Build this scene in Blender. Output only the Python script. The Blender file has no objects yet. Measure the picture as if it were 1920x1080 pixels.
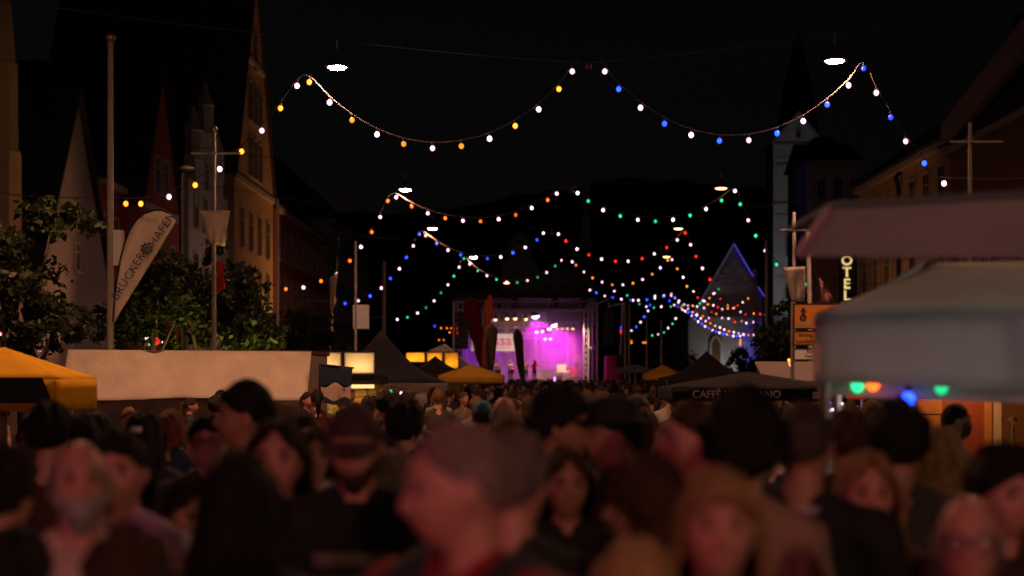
import bpy, math, random
import numpy as np
from mathutils import Vector, Matrix, noise
random.seed(7); rng = np.random.default_rng(7)
R = math.radians
sc = bpy.context.scene
C = sc.collection

# ------------------------------------------------------------------ camera
F, VX, VY, CZ = 3000.0, 985.0, 708.0, 1.9
cam = bpy.data.cameras.new('camera')
cam.sensor_width = 36; cam.lens = 36*F/1920
cam.shift_x = (960-VX)/1920; cam.shift_y = (VY-540)/1920
cam.clip_start = .05; cam.clip_end = 3000
cam.dof.use_dof = True; cam.dof.focus_distance = 22; cam.dof.aperture_fstop = 1.45
cam.dof.aperture_blades = 0
camo = bpy.data.objects.new('camera', cam); C.objects.link(camo)
camo.location = (0, 0, CZ); camo.rotation_euler = (R(90), 0, 0)
sc.camera = camo

# ------------------------------------------------------------------ night sky, moonlight, exposure
w = bpy.data.worlds.new('World'); sc.world = w; w.use_nodes = True
nt = w.node_tree; bg = nt.nodes['Background']
sky = nt.nodes.new('ShaderNodeTexSky'); sky.sky_type = 'NISHITA'; sky.sun_disc = False
sky.sun_elevation = R(4); sky.sun_rotation = R(150)
tint = nt.nodes.new('ShaderNodeMix'); tint.data_type = 'RGBA'; tint.blend_type = 'MULTIPLY'; tint.inputs[0].default_value = 1; tint.inputs[7].default_value = (1,.72,1,1)
nt.links.new(sky.outputs[0], tint.inputs[6]); nt.links.new(tint.outputs[2], bg.inputs[0]); bg.inputs[1].default_value = 0.0008
moon = bpy.data.lights.new('moon', 'SUN'); moon.energy = .004; moon.angle = R(.5); moon.color = (.75, .85, 1)
mo = bpy.data.objects.new('moon', moon); C.objects.link(mo); mo.rotation_euler = (R(78), 0, R(30))
sc.view_settings.view_transform = 'Standard'; sc.view_settings.look = 'None'
sc.view_settings.exposure = 0; sc.view_settings.gamma = 1
sc.render.engine = 'CYCLES'
sc.cycles.use_denoising = True
sc.cycles.max_bounces = 5; sc.cycles.volume_bounces = 1
sc.cycles.sample_clamp_indirect = 3; sc.cycles.sample_clamp_direct = 0
sc.cycles.caustics_reflective = False; sc.cycles.caustics_refractive = False

def at(px, py, Y):
    return Vector(((px-VX)/F*Y, Y, CZ+(VY-py)/F*Y))
def ax(px, Y): return (px-VX)/F*Y
def az(py, Y): return CZ+(VY-py)/F*Y

# ------------------------------------------------------------------ materials
MATS = {}
def mat(name, col, rough=.7, metal=0, bump=0, bscale=20, var=.0, vscale=6, emit=None, estr=0, trans=0, sheen=0):
    if name in MATS: return MATS[name]
    m = bpy.data.materials.new(name); m.use_nodes = True; MATS[name] = m
    n = m.node_tree.nodes; l = m.node_tree.links; b = n['Principled BSDF']
    b.inputs['Base Color'].default_value = (*col, 1); b.inputs['Roughness'].default_value = rough
    b.inputs['Metallic'].default_value = metal
    tc = n.new('ShaderNodeTexCoord')
    if var > 0:
        nz = n.new('ShaderNodeTexNoise'); nz.inputs['Scale'].default_value = vscale; nz.inputs['Detail'].default_value = 5
        l.new(tc.outputs['Object'], nz.inputs['Vector'])
        rp = n.new('ShaderNodeValToRGB'); e = rp.color_ramp.elements
        e[0].position = .3; e[1].position = .7
        e[0].color = (*[c*(1-var) for c in col], 1); e[1].color = (*[min(1, c*(1+var*.6)) for c in col], 1)
        l.new(nz.outputs[0], rp.inputs[0]); l.new(rp.outputs[0], b.inputs['Base Color'])
    if bump > 0:
        nb = n.new('ShaderNodeTexNoise'); nb.inputs['Scale'].default_value = bscale; nb.inputs['Detail'].default_value = 6
        l.new(tc.outputs['Object'], nb.inputs['Vector'])
        bp = n.new('ShaderNodeBump'); bp.inputs['Strength'].default_value = bump; bp.inputs['Distance'].default_value = .02
        l.new(nb.outputs[0], bp.inputs['Height']); l.new(bp.outputs[0], b.inputs['Normal'])
    if emit:
        b.inputs['Emission Color'].default_value = (*emit, 1); b.inputs['Emission Strength'].default_value = estr
    if trans: b.inputs['Transmission Weight'].default_value = trans
    if sheen: b.inputs['Sheen Weight'].default_value = sheen
    return m
def emis(name, col, s, sample=True):
    m = mat(name, (.02, .02, .02), .4, emit=col, estr=s)
    if not sample: m.cycles.emission_sampling = 'NONE'
    return m
def canvas(name, col, tl=.25):
    """tent cloth: lets part of the light through"""
    if name in MATS: return MATS[name]
    m = mat(name, col, .85, bump=.35, bscale=7, var=.12, vscale=3)
    m.node_tree.nodes['Principled BSDF'].inputs['Specular IOR Level'].default_value = .12
    n = m.node_tree.nodes; l = m.node_tree.links; b = n['Principled BSDF']; out = n['Material Output']
    [setattr(q.inputs['Distance'], 'default_value', .06) for q in n if q.type == 'BUMP']
    t = n.new('ShaderNodeBsdfTranslucent'); t.inputs[0].default_value = (*col, 1)
    mx = n.new('ShaderNodeMixShader'); mx.inputs[0].default_value = tl
    l.new(b.outputs[0], mx.inputs[1]); l.new(t.outputs[0], mx.inputs[2]); l.new(mx.outputs[0], out.inputs[0])
    return m
def randmat(name, cols, rough=.8, island=False, bump=0):
    """a colour picked at random per object (or per mesh island)"""
    m = bpy.data.materials.new(name); m.use_nodes = True; MATS[name] = m
    n = m.node_tree.nodes; l = m.node_tree.links; b = n['Principled BSDF']; b.inputs['Roughness'].default_value = rough
    if island: src = n.new('ShaderNodeNewGeometry').outputs['Random Per Island']
    else: src = n.new('ShaderNodeObjectInfo').outputs['Random']
    rp = n.new('ShaderNodeValToRGB'); rp.color_ramp.interpolation = 'CONSTANT'; e = rp.color_ramp.elements
    while len(e) < len(cols): e.new(.5)
    for i, c in enumerate(cols): e[i].position = i/len(cols); e[i].color = (*c, 1)
    l.new(src, rp.inputs[0]); l.new(rp.outputs[0], b.inputs['Base Color'])
    return m

# ------------------------------------------------------------------ mesh builder
class MB:
    def __init__(s): s.v = []; s.f = []
    def add(s, vs, fs):
        o = len(s.v); s.v += [tuple(p) for p in vs]; s.f += [tuple(i+o for i in q) for q in fs]; return s
    def box(s, x0, x1, y0, y1, z0, z1):
        return s.add([(x0,y0,z0),(x1,y0,z0),(x1,y1,z0),(x0,y1,z0),(x0,y0,z1),(x1,y0,z1),(x1,y1,z1),(x0,y1,z1)],
                     [(0,3,2,1),(4,5,6,7),(0,1,5,4),(1,2,6,5),(2,3,7,6),(3,0,4,7)])
    def cbox(s, c, d): return s.box(c[0]-d[0]/2,c[0]+d[0]/2,c[1]-d[1]/2,c[1]+d[1]/2,c[2]-d[2]/2,c[2]+d[2]/2)
    def prism(s, poly, d, o=(0,0,0)):
        """polygon of 3-D points pushed along d"""
        n = len(poly); d = Vector(d); a = [Vector(p)+Vector(o) for p in poly]
        return s.add(a+[p+d for p in a], [tuple(range(n))[::-1], tuple(range(n, 2*n))]+[(i,(i+1)%n,(i+1)%n+n,i+n) for i in range(n)])
    def tube(s, pts, r, n=6, caps=True):
        pts = [Vector(p) for p in pts]; rr = r if hasattr(r, '__len__') else [r]*len(pts)
        vs = []; fs = []; up = Vector((0,0,1)); last = None
        for i, p in enumerate(pts):
            t = (pts[min(i+1,len(pts)-1)]-pts[max(i-1,0)]).normalized()
            if last is None:
                a = t.cross(up if abs(t.z) < .95 else Vector((1,0,0))).normalized()
            else:
                a = (last-t*last.dot(t)).normalized()
            last = a; b = t.cross(a)
            for k in range(n):
                q = 2*math.pi*k/n; vs.append(p+(a*math.cos(q)+b*math.sin(q))*rr[i])
        for i in range(len(pts)-1):
            for k in range(n):
                fs.append((i*n+k, i*n+(k+1)%n, (i+1)*n+(k+1)%n, (i+1)*n+k))
        if caps: fs += [tuple(range(n))[::-1], tuple(range((len(pts)-1)*n, len(pts)*n))]
        return s.add(vs, fs)
    def lathe(s, prof, c=(0,0,0), n=12, axis='z'):
        vs = []; fs = []; c = Vector(c)
        for r, h in prof:
            for k in range(n):
                q = 2*math.pi*k/n; p = (r*math.cos(q), r*math.sin(q), h)
                if axis == 'y': p = (p[0], p[2], p[1])
                if axis == 'x': p = (p[2], p[0], p[1])
                vs.append(c+Vector(p))
        for i in range(len(prof)-1):
            for k in range(n): fs.append((i*n+k, i*n+(k+1)%n, (i+1)*n+(k+1)%n, (i+1)*n+k))
        fs += [tuple(range(n))[::-1], tuple(range((len(prof)-1)*n, len(prof)*n))]
        return s.add(vs, fs)
    def ball(s, c, r, n=10, m=6):
        r = r if hasattr(r, '__len__') else (r,r,r); c = Vector(c); vs = []; fs = []
        for i in range(1, m):
            a = math.pi*i/m
            for k in range(n):
                q = 2*math.pi*k/n
                vs.append((c.x+r[0]*math.sin(a)*math.cos(q), c.y+r[1]*math.sin(a)*math.sin(q), c.z+r[2]*math.cos(a)))
        t = len(vs); vs += [(c.x,c.y,c.z+r[2]), (c.x,c.y,c.z-r[2])]
        for i in range(m-2):
            for k in range(n): fs.append((i*n+k, (i+1)*n+k, (i+1)*n+(k+1)%n, i*n+(k+1)%n))
        for k in range(n):
            fs.append((t, k, (k+1)%n)); fs.append((t+1, (m-2)*n+(k+1)%n, (m-2)*n+k))
        return s.add(vs, fs)
    def torus(s, c, r, q, n=24, m=6, axis='y'):
        pts = []
        for i in range(n+1):
            a = 2*math.pi*i/n
            d = {'y': (r*math.cos(a),0,r*math.sin(a)), 'z': (r*math.cos(a),r*math.sin(a),0), 'x': (0,r*math.cos(a),r*math.sin(a))}[axis]
            pts.append(Vector(c)+Vector(d))
        return s.tube(pts, q, m, False)
    def sheet(s, grid, th=.012):
        """grid[i][j] of points -> a cloth with thickness"""
        ni, nj = len(grid), len(grid[0]); top = [Vector(p) for r in grid for p in r]
        nrm = []
        for i in range(ni):
            for j in range(nj):
                a = Vector(grid[min(i+1,ni-1)][j])-Vector(grid[max(i-1,0)][j]); b = Vector(grid[i][min(j+1,nj-1)])-Vector(grid[i][max(j-1,0)])
                q = a.cross(b); nrm.append(q.normalized() if q.length > 1e-9 else Vector((0,0,1)))
        vs = top+[p-q*th for p, q in zip(top, nrm)]; N = ni*nj; fs = []
        ix = lambda i, j: i*nj+j
        for i in range(ni-1):
            for j in range(nj-1):
                q = (ix(i,j), ix(i+1,j), ix(i+1,j+1), ix(i,j+1)); fs.append(q); fs.append(tuple(N+k for k in q[::-1]))
        rim = [ix(0,j) for j in range(nj)]+[ix(i,nj-1) for i in range(1,ni)]+[ix(ni-1,j) for j in range(nj-2,-1,-1)]+[ix(i,0) for i in range(ni-2,0,-1)]
        for a, b in zip(rim, rim[1:]+rim[:1]): fs.append((a, b, b+N, a+N))
        return s.add(vs, fs)
    def mesh(s, name):
        m = bpy.data.meshes.new(name); m.from_pydata(s.v, [], s.f); m.update(); return m
    def build(s, name, material, parent=None, smooth=False, loc=None):
        me = s.mesh(name)
        o = bpy.data.objects.new(name, me); C.objects.link(o)
        if material: me.materials.append(material)
        if smooth: me.polygons.foreach_set('use_smooth', [True]*len(me.polygons))
        if parent is not None: o.parent = parent
        if loc is not None: o.location = loc
        return o
def tag(o, label, cat, group=None):
    o['label'] = label; o['category'] = cat
    if group: o['group'] = group
    return o
def struct(o): o['kind'] = 'structure'; return o
def thing(name, label, cat, loc=(0,0,0), rz=0, group=None):
    o = bpy.data.objects.new(name, None); C.objects.link(o); o.location = loc; o.rotation_euler = (0,0,rz)
    o.empty_display_size = .1
    return tag(o, label, cat, group)
def link_part(name, me, parent, loc=(0,0,0), rot=(0,0,0), scale=None):
    o = bpy.data.objects.new(name, me); C.objects.link(o); o.parent = parent; o.location = loc; o.rotation_euler = rot
    if scale: o.scale = scale
    return o
def text(body, size, material, parent, loc, rot=(R(90),0,0), name='lettering', extrude=.004, align='CENTER', spacing=1, bold=0):
    cu = bpy.data.curves.new('t', 'FONT'); cu.body = body; cu.size = size; cu.extrude = extrude
    cu.align_x = align; cu.align_y = 'CENTER'; cu.space_character = spacing; cu.offset = bold; cu.resolution_u = 3
    to = bpy.data.objects.new('t', cu); C.objects.link(to)
    bpy.context.view_layer.update()
    me = bpy.data.meshes.new_from_object(to.evaluated_get(bpy.context.evaluated_depsgraph_get()))
    bpy.data.objects.remove(to); bpy.data.curves.remove(cu)
    me.materials.clear(); me.materials.append(material); me.name = name
    return link_part(name, me, parent, loc, rot)

WOOD = mat('brown_wood', (.22,.11,.05), .6, bump=.3, bscale=8, var=.3, vscale=4)
STEEL = mat('galvanised_steel', (.55,.55,.57), .35, .9)
ALU = mat('aluminium_truss', (.72,.72,.74), .4, .25)
BLACK = mat('black_metal', (.02,.02,.02), .5)
WHITEP = mat('white_paint', (.75,.74,.72), .5)
POLE = mat('pale_pole_paint', (.36,.32,.27), .55, var=.1)
CABLE = mat('pale_cable', (.1,.075,.06), .6)
# ------------------------------------------------------------------ ground, road, pavements, hill
XL, XR = -16.0, 18.0
def flat(name, x0, x1, y0, y1, z, m):
    return struct(MB().add([(x0,y0,z),(x1,y0,z),(x1,y1,z),(x0,y1,z)], [(0,1,2,3)]).build(name, m))
flat('ground', -900, 900, -300, 1500, -.02, mat('dark_earth', (.07,.065,.055), .95, bump=.4, bscale=.6, var=.3, vscale=.05))
flat('road', -9.5, 11.5, -40, 300, .0, mat('asphalt', (.05,.05,.052), .75, bump=.5, bscale=60, var=.25, vscale=.7))
PAVE = mat('paving', (.22,.2,.18), .8, bump=.4, bscale=12, var=.2, vscale=1)
KERB = mat('granite_kerb', (.3,.29,.28), .7, var=.2, vscale=3)
struct(MB().box(XL-4, -9.65, -40, 300, -.1, .12).build('pavement_left', PAVE))
struct(MB().box(11.65, XR+4, -40, 300, -.1, .12).build('pavement_right', PAVE))
struct(MB().box(-9.65, -9.5, -40, 300, -.1, .125).build('kerb_left', KERB))
struct(MB().box(11.5, 11.65, -40, 300, -.1, .125).build('kerb_right', KERB))
# wooded hill that closes the street: a ridge with a ragged tree line
hv = []; hf = []; NX, NY = 200, 10
for j in range(NY):
    for i in range(NX):
        x = -420+840*i/(NX-1); y = 330+j*22
        prof = 46+7*math.sin(x*.013+1)+3*math.sin(x*.05)
        t = min(1, j/5)
        z = prof*math.sin(t*math.pi/2)*(1 if j <= 6 else 1-.08*(j-6))
        z += (noise.noise(Vector((x*.12, y*.12, 3)))*3+noise.noise(Vector((x*.45, y*.4, 9)))*2.2)*min(1, t*1.3)
        hv.append((x, y, z if j else -1))
for j in range(NY-1):
    for i in range(NX-1):
        a = j*NX+i; hf.append((a, a+1, a+NX+1, a+NX))
struct(MB().add(hv, hf).build('hill', mat('wooded_hillside', (.035,.05,.028), 1, bump=1, bscale=.3, var=.4, vscale=.15)))

# ------------------------------------------------------------------ houses
GLASS = mat('dark_window_glass', (.015,.016,.02), .12)
ROOF = mat('roof_tiles', (.09,.05,.04), .8, bump=.6, bscale=5, var=.3, vscale=2)
ROOFD = mat('slate_roof', (.03,.03,.035), .7, bump=.5, bscale=5, var=.3, vscale=2)
TRIM = mat('pale_stucco_trim', (.5,.45,.38), .8, var=.1)
_wm = {}
def window(parent, u, z, ww, h, frame=TRIM, y=0, arch=False, sill=True):
    key = (round(ww,2), round(h,2), frame.name, arch)
    if key not in _wm:
        t = .09; b = MB()
        b.box(-ww/2-t, -ww/2, -.07, .02, -h/2-t, h/2+t).box(ww/2, ww/2+t, -.07, .02, -h/2-t, h/2+t)
        b.box(-ww/2, ww/2, -.068, .02, h/2, h/2+t).box(-ww/2, ww/2, -.068, .02, -h/2-t, -h/2)
        b.box(-.025, .025, -.045, .02, -h/2, h/2).box(-ww/2, -.025, -.044, .02, h*.18, h*.18+.05).box(.025, ww/2, -.044, .02, h*.18, h*.18+.05)
        b.box(-ww/2-t-.05, ww/2+t+.05, -.16, -.07, -h/2-t-.06, -h/2-t+.01)
        f = b.mesh('window'); f.materials.append(frame)
        p = MB().box(-ww/2, ww/2, -.02, .015, -h/2, h/2).mesh('pane'); p.materials.append(GLASS); _wm[key] = (f, p)
    f, p = _wm[key]
    o = link_part('window', f, parent, (u, y, z)); link_part('pane', p, o)
    return o
def house(name, label, loc, rz, wd, dp, eave, apex, wall, roof, gable=True, wins=(), bands=(), cat='house', over=.35, rth=.25, frame=TRIM):
    h = thing(name, label, cat, loc, rz)
    if gable:
        poly = [(0,0,-.3),(wd,0,-.3),(wd,0,eave),(wd/2,0,apex),(0,0,eave)]
        MB().prism(poly, (0,dp,0)).build('wall', wall, h)
        sl = (apex-eave)/(wd/2); k = math.hypot(1, sl)
        for s in (0, 1):
            x0 = -over if s == 0 else wd+over; z0 = eave-sl*over; xm = wd/2
            q = [(x0,-.2,z0+.02),(xm,-.2,apex+.02),(xm,-.2,apex+.02+rth*k),(x0,-.2,z0+.02+rth*k)]
            MB().prism(q, (0,dp+.4,0)).build('roof', roof, h)
    else:
        MB().box(0, wd, 0, dp, -.3, eave).build('wall', wall, h)
        MB().prism([(-.3,-.5,eave),(-.3,dp+.5,eave),(-.3,dp/2,apex)], (wd+.6,0,0)).build('roof', roof, h)
        MB().box(-.1, wd+.1, -.3, -.02, eave-.35, eave-.05).build('cornice', TRIM, h)
    for z in bands:
        q = .03 if (not gable or z+.3 < eave) else wd/2*(z+.3-eave)/(apex-eave)+.1
        MB().box(q, wd-q, -.14, .02, z, z+.3).build('cornice', TRIM, h)
    for (u, z, ww, hh) in wins: window(h, u, z, ww, hh, frame)
    return h
W_OCHRE = mat('ochre_plaster', (.5,.34,.2), .85, bump=.2, bscale=9, var=.15, vscale=.8)
W_LILAC = mat('grey_plaster', (.34,.3,.33), .85, bump=.2, bscale=9, var=.15, vscale=.8)
W_RED = mat('red_plaster', (.36,.075,.05), .85, bump=.2, bscale=9, var=.15, vscale=.8)
W_PALE = mat('pale_plaster', (.5,.49,.47), .85, bump=.2, bscale=9, var=.15, vscale=.8)
W_STONE = mat('whitewashed_masonry', (.6,.59,.56), .85, bump=.4, bscale=4, var=.15, vscale=.8)
W_BROWN = mat('brown_plaster', (.3,.16,.09), .85, bump=.2, bscale=9, var=.15, vscale=.8)
def gwins(wd, eave, apex, cols, rows_below, ww, hh, z0=4.2, dz=3.1, gable_rows=3):
    r = []
    for k in range(rows_below):
        for i in range(cols): r.append((wd*(i+.75)/(cols+.5), z0+k*dz, ww, hh))
    for k in range(gable_rows):
        z = eave+1.5+k*dz
        room = wd*(1-(z+hh/2-eave)/(apex-eave))
        n = max(0, int((room-.6)/(ww+.7)))
        n = min(n, cols-1)
        for i in range(n): r.append((wd/2+(i-(n-1)/2)*(ww+.75), z, ww, hh))
    return r
LR = R(90)      # left side: local x = street depth, facade looks at +X
def left_house(name, label, Y0, Y1, eave, apex, wall, roof, setback=0, dp=11, **k):
    return house(name, label, (XL-setback, Y0, 0), LR, Y1-Y0, dp, eave, apex, wall, roof, **k)
def right_house(name, label, Y0, Y1, eave, apex, wall, roof, setback=0, dp=11, **k):
    return house(name, label, (XR+setback, Y1, 0), -LR, Y1-Y0, dp, eave, apex, wall, roof, **k)

left_house('gabled_house', 'tall ochre house with very steep pointed gable and narrow windows', 88, 101.5, 13.3, 26, W_OCHRE, ROOF, over=.1, rth=.12,
           wins=gwins(13.5, 13.3, 26, 4, 3, 1.0, 2.2, 4, 3.2, 3), bands=(12.9, 3.0, 20.2))
left_house('gabled_house', 'plain grey steep gable house behind the big left flagpole', 51.5, 62.5, 3.9, 12.0, W_LILAC, ROOFD, over=.1, rth=.12,
           wins=[(5.5,6.2,.5,.9)], bands=())
h = left_house('gabled_house', 'dark red house with pointed gable left of the crossbar flagpole', 66.5, 74, 9.2, 15.6, W_RED, ROOFD, over=.1, rth=.12,
           wins=gwins(7.5, 9.2, 15.6, 3, 2, .9, 1.5, 4, 3, 1), bands=(9.0,))
# house wing seen to the left of the red gable
left_house('eaves_house', 'low dark red house wing behind the left tree row', 63, 66.3, 9.8, 12.2, W_RED, ROOFD, gable=False, setback=.8, wins=[(1.1,4.5,.9,1.5),(2.4,4.5,.9,1.5),(1.1,7.6,.9,1.5),(2.4,7.6,.9,1.5)])
# slim turret house at the left border
t = thing('corner_turret', 'slim ochre turret with pointed spire at the left picture border', 'turret', (ax(6,49.5), 49.5, 0))
MB().box(-1.9, .38, -.6, .6, -.3, az(285,49.5)-.02).build('wall', W_OCHRE, t)
MB().lathe([(.52,az(285,49.5)),(.5,az(120,49.5)),(.44,az(118,49.5)),(.34,az(40,49.5)),(.2,az(-60,49.5)),(.03,az(-190,49.5))], (-.05,0,0), 8).build('spire', W_OCHRE, t)
MB().lathe([(.58,az(292,49.5)),(.6,az(286,49.5)),(.54,az(281,49.5))], (-.05,0,0), 8).build('cornice', TRIM, t)
# stepped gable with pinnacles
sg = thing('stepped_gable_house', 'pale stepped gable house with three stone pinnacles on top', 'house', (XL, 76, 0), LR)
MB().box(0, 10, 0, 11, -.3, 10.2).build('wall', W_PALE, sg)
MB().prism([(0,0.6,10.2),(10,0.6,10.2),(5,0.6,14.2)], (0,10.4,0)).build('roof', ROOFD, sg)
for i, (u0, u1, z1) in enumerate([(.0,1.4,11.4),(1.4,2.8,12.7),(2.8,7.2,14.2),(7.2,8.6,12.7),(8.6,10,11.4)]):
    MB().box(u0, u1, -.02*(i%2)-.01, .5, 10.2, z1).build('gable_step', W_PALE, sg)
for u, z in ((2.1,13.9),(5.0,15.6),(7.9,13.6)):
    MB().lathe([(.42,z-1.4),(.42,z),(.5,z+.05),(.3,z+.5),(.04,z+1.3)], (u,.2,0), 6).build('pinnacle', W_PALE, sg)
for k in range(3):
    for i in range(4): window(sg, 1.6+i*2.25, 4.2+k*2.9, .9, 1.6)
for i in range(2): window(sg, 4.2+i*1.6, 12.0, .7, 1.3, y=-.01)
left_house('eaves_house', 'long dark red house with window rows beyond the steep gable', 102, 130, 12.9, 17.5, W_RED, ROOFD, gable=False,
           wins=[(1.8+i*2.7, 4.4+k*3.1, 1.1, 1.9) for i in range(10) for k in range(3)], bands=(3.0,))
left_house('eaves_house', 'distant dark house between long red house and the stage', 131, 165, 15, 21, W_LILAC, ROOFD, gable=False,
           wins=[(2+i*3.2, 4.4+k*3.3, 1.1, 1.9) for i in range(10) for k in range(3)])

# right row
right_house('eaves_house', 'orange house with long receding eaves and downpipes above the stalls', 68, 86.5, 12.1, 16.5, W_OCHRE, ROOFD, gable=False,
            wins=[(1.8+i*2.6, 4.2+k*3.0, 1.05, 1.7) for i in range(7) for k in range(3)], bands=(3.0,))
dpipe = thing('downpipe', 'dark rain downpipe on the orange house nearer the camera', 'downpipe', (XR-.2, 76.5, 0))
MB().tube([(.15,0,11.7),(-.1,0,11.5),(.05,0,10.9),(.05,0,.1)], .12, 8).build('pipe', BLACK, dpipe)
dpipe2 = thing('downpipe', 'dark rain downpipe at the far end of the orange house', 'downpipe', (XR-.2, 86.6, 0))
MB().tube([(.15,0,11.7),(-.1,0,11.5),(.05,0,10.9),(.05,0,.1)], .12, 8).build('pipe', BLACK, dpipe2)
nh = right_house('eaves_house', 'brown house with dark high roof and sloping pale parapet on the right', 50, 67.6, 11.6, 21, W_BROWN, ROOFD, gable=False,
            wins=[(2.2+i*2.8, 4.2+k*3.1, 1.05, 1.8) for i in range(6) for k in range(2)])
MB().prism([(0,-.45,11.4),(17.6,-.45,14.6),(17.6,-.45,15.7),(0,-.45,12.6)], (0,.35,0)).build('parapet', TRIM, nh)
for i in range(4): MB().box(4+i*3.2, 4.9+i*3.2, 1.4, 3.4, 13.5, 16.2).build('dormer', ROOFD, nh)
right_house('eaves_house', 'brown hotel building behind the vertical letter sign', 87, 104, 11, 14, W_BROWN, ROOFD, gable=False, setback=.3,
            wins=[(1.8+i*2.6, 4.2+k*3.0, 1.05, 1.7) for i in range(6) for k in range(2)])
gh = house('town_house', 'grey town house with round roof beside the church tower', (ax(1512,140), 140, 0), 0, ax(1612,140)-ax(1512,140), 10, az(300,140), az(255,140), W_PALE, ROOFD, gable=False,
      wins=[(1.3+i*1.45, az(355,140)-k*3, .7, 1.7) for i in range(3) for k in range(3)], bands=(az(318,140),))
MB().ball((1.9,3,az(300,140)), (1.9,1.9,2.6), 14, 8).build('dome', ROOFD, gh, True)
# church tower with gable, friezes and spire behind
CT = 170
def cx(px): return ax(px, CT)-ax(1497, CT)
ct = thing('church_tower', 'pale church tower with pointed gable, ornamental friezes and dark spire', 'church', (ax(1497,CT), CT, 0))
wl, wr, ev, ap = cx(1450), cx(1540), az(268,CT), az(214,CT)
MB().prism([(wl,0,-.3),(wr,0,-.3),(wr,0,ev),(0,0,ap),(wl,0,ev)], (0,5.2,0)).build('wall', W_STONE, ct)
for s in (-1, 1):
    x0 = wl-.25 if s < 0 else wr+.25
    MB().prism([(x0,-.25,ev-.3),(0,-.25,ap),(0,-.25,ap+.32),(x0,-.25,ev+.02)], (0,5.7,0)).build('roof', ROOFD, ct)
    MB().prism([(x0,-.4,ev-.28),(0,-.4,ap+.02),(0,-.4,ap+.3),(x0,-.4,ev+.0)], (0,.14,0)).build('gable_coping', TRIM, ct)
MB().lathe([(2.5,ev),(2.3,ev+1.5),(1.5,az(150,CT)),(.06,az(40,CT))], (.4,2.7,0), 8).build('spire', ROOFD, ct)
for y0, n in ((297,6), (392,5)):
    for i in range(n):
        u = wl+.5+(wr-wl-1)*(i+.5)/n; z = az(y0,CT)
        MB().prism([(u-.33,-.09,z-.2),(u,-.09,z+.17),(u+.33,-.09,z-.2),(u+.2,-.09,z-.2),(u,-.09,z+.02),(u-.2,-.09,z-.2)], (0,.1,0)).build('frieze_arch', mat('bright_limewash', (.8,.8,.82), .7), ct)
    MB().box(wl+.3, wr-.3, -.08, .02, az(y0+12,CT), az(y0+10,CT)).build('frieze_band', TRIM, ct)
MB().box(wl-.08, wr+.08, -.12, .02, az(273,CT), az(269,CT)).build('cornice', TRIM, ct)
MB().box(wl-.08, wr+.08, -.12, .02, az(384,CT), az(380,CT)).build('cornice', TRIM, ct)
def lancet(parent, u, z0, z1, ww, y=0, fr=TRIM):
    k = ww/2; pts = [(u-k,y,z0),(u+k,y,z0),(u+k,y,z1-ww),(u+k*.7,y,z1-ww*.45),(u,y,z1),(u-k*.7,y,z1-ww*.45),(u-k,y,z1-ww)]
    o = MB().prism([(p[0], y-.03, p[2]) for p in pts], (0,.04,0)).build('window', GLASS, parent)
    big = [Vector((p[0], y-.06, p[2])) for p in pts[1:]]+[Vector((pts[0][0], y-.06, z0))]
    MB().tube(big, ww*.09+.03, 5).build('window_frame', fr, o)
    return o
lancet(ct, 0, az(365,CT), az(305,CT), 1.3)
lancet(ct, 0, az(258,CT), az(242,CT), .5)
lancet(ct, -.8, az(480,CT), az(425,CT), 1.1)
lancet(ct, -.9, az(560,CT), az(520,CT), 1.1)
# chapel with blue light
CH = 135
cw = ax(1375, CH); kx = lambda px: ax(px, CH)-cw
ch = thing('chapel', 'white chapel with steep gable edged in blue light and pointed arch door', 'chapel', (cw, CH, 0))
MB().prism([(kx(1291),0,-.3),(kx(1429),0,-.3),(kx(1429),0,az(556,CH)),(0,0,az(462,CH)),(kx(1291),0,az(600,CH))], (0,14,0)).build('wall', W_STONE, ch)
for a, b in (((1286,610),(1375,457)), ((1433,560),(1375,457))):
    MB().prism([(kx(a[0]),-.3,az(a[1],CH)),(kx(b[0]),-.3,az(b[1],CH)-.08),(kx(b[0]),-.3,az(b[1],CH)+.2),(kx(a[0]),-.3,az(a[1],CH)+.25)], (0,14.5,0)).build('roof', ROOFD, ch)
BLUE_EDGE_GLOW = emis('blue_painted_edge_glow', (.12,.1,1), .55); PALE_EDGE_GLOW = emis('pale_painted_edge_glow', (.5,.5,.75), .09)  # light on the roof edges, put in as glowing tubes
MB().tube([(0,-.36,az(458,CH)),(kx(1412),-.36,az(521,CH))], .05, 5).build('glow_strip', BLUE_EDGE_GLOW, ch)
MB().tube([(kx(1420),-.36,az(538,CH)),(kx(1432),-.36,az(556,CH))], .05, 5).build('glow_strip', BLUE_EDGE_GLOW, ch)
MB().tube([(0,-.36,az(458,CH)),(kx(1296),-.36,az(594,CH))], .045, 5).build('glow_strip', PALE_EDGE_GLOW, ch)
for px, py, wpx in ((1376,490,14),(1363,505,10),(1389,505,10),(1353,518,10),(1399,518,10),(1342,532,10),(1407,532,7)):
    MB().box(kx(px-wpx/2), kx(px+wpx/2), -.22, .01, az(py+1,CH), az(py-2,CH)).build('gable_ledge', mat('bright_limewash', (.8,.8,.82), .7), ch)
MB().box(kx(1411), kx(1417), -.7, .02, -.1, az(505,CH)).build('buttress', W_STONE, ch)
MB().box(kx(1330), kx(1425), -.5, .01, az(597,CH), az(594,CH)).build('ledge', W_STONE, ch)
MB().box(kx(1376), kx(1411), -.16, .01, az(640,CH), az(600,CH)).build('wall_panel', mat('blue_lit_plaster', (.5,.5,.55), .8), ch)
dk = MB().prism([(kx(1332),-.06,-.1),(kx(1352),-.06,-.1),(kx(1352),-.06,az(643,CH)),(kx(1348),-.06,az(636,CH)),(kx(1342),-.06,az(630,CH)),(kx(1336),-.06,az(636,CH)),(kx(1332),-.06,az(643,CH))], (0,.08,0)).build('door', WOOD, ch)
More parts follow.
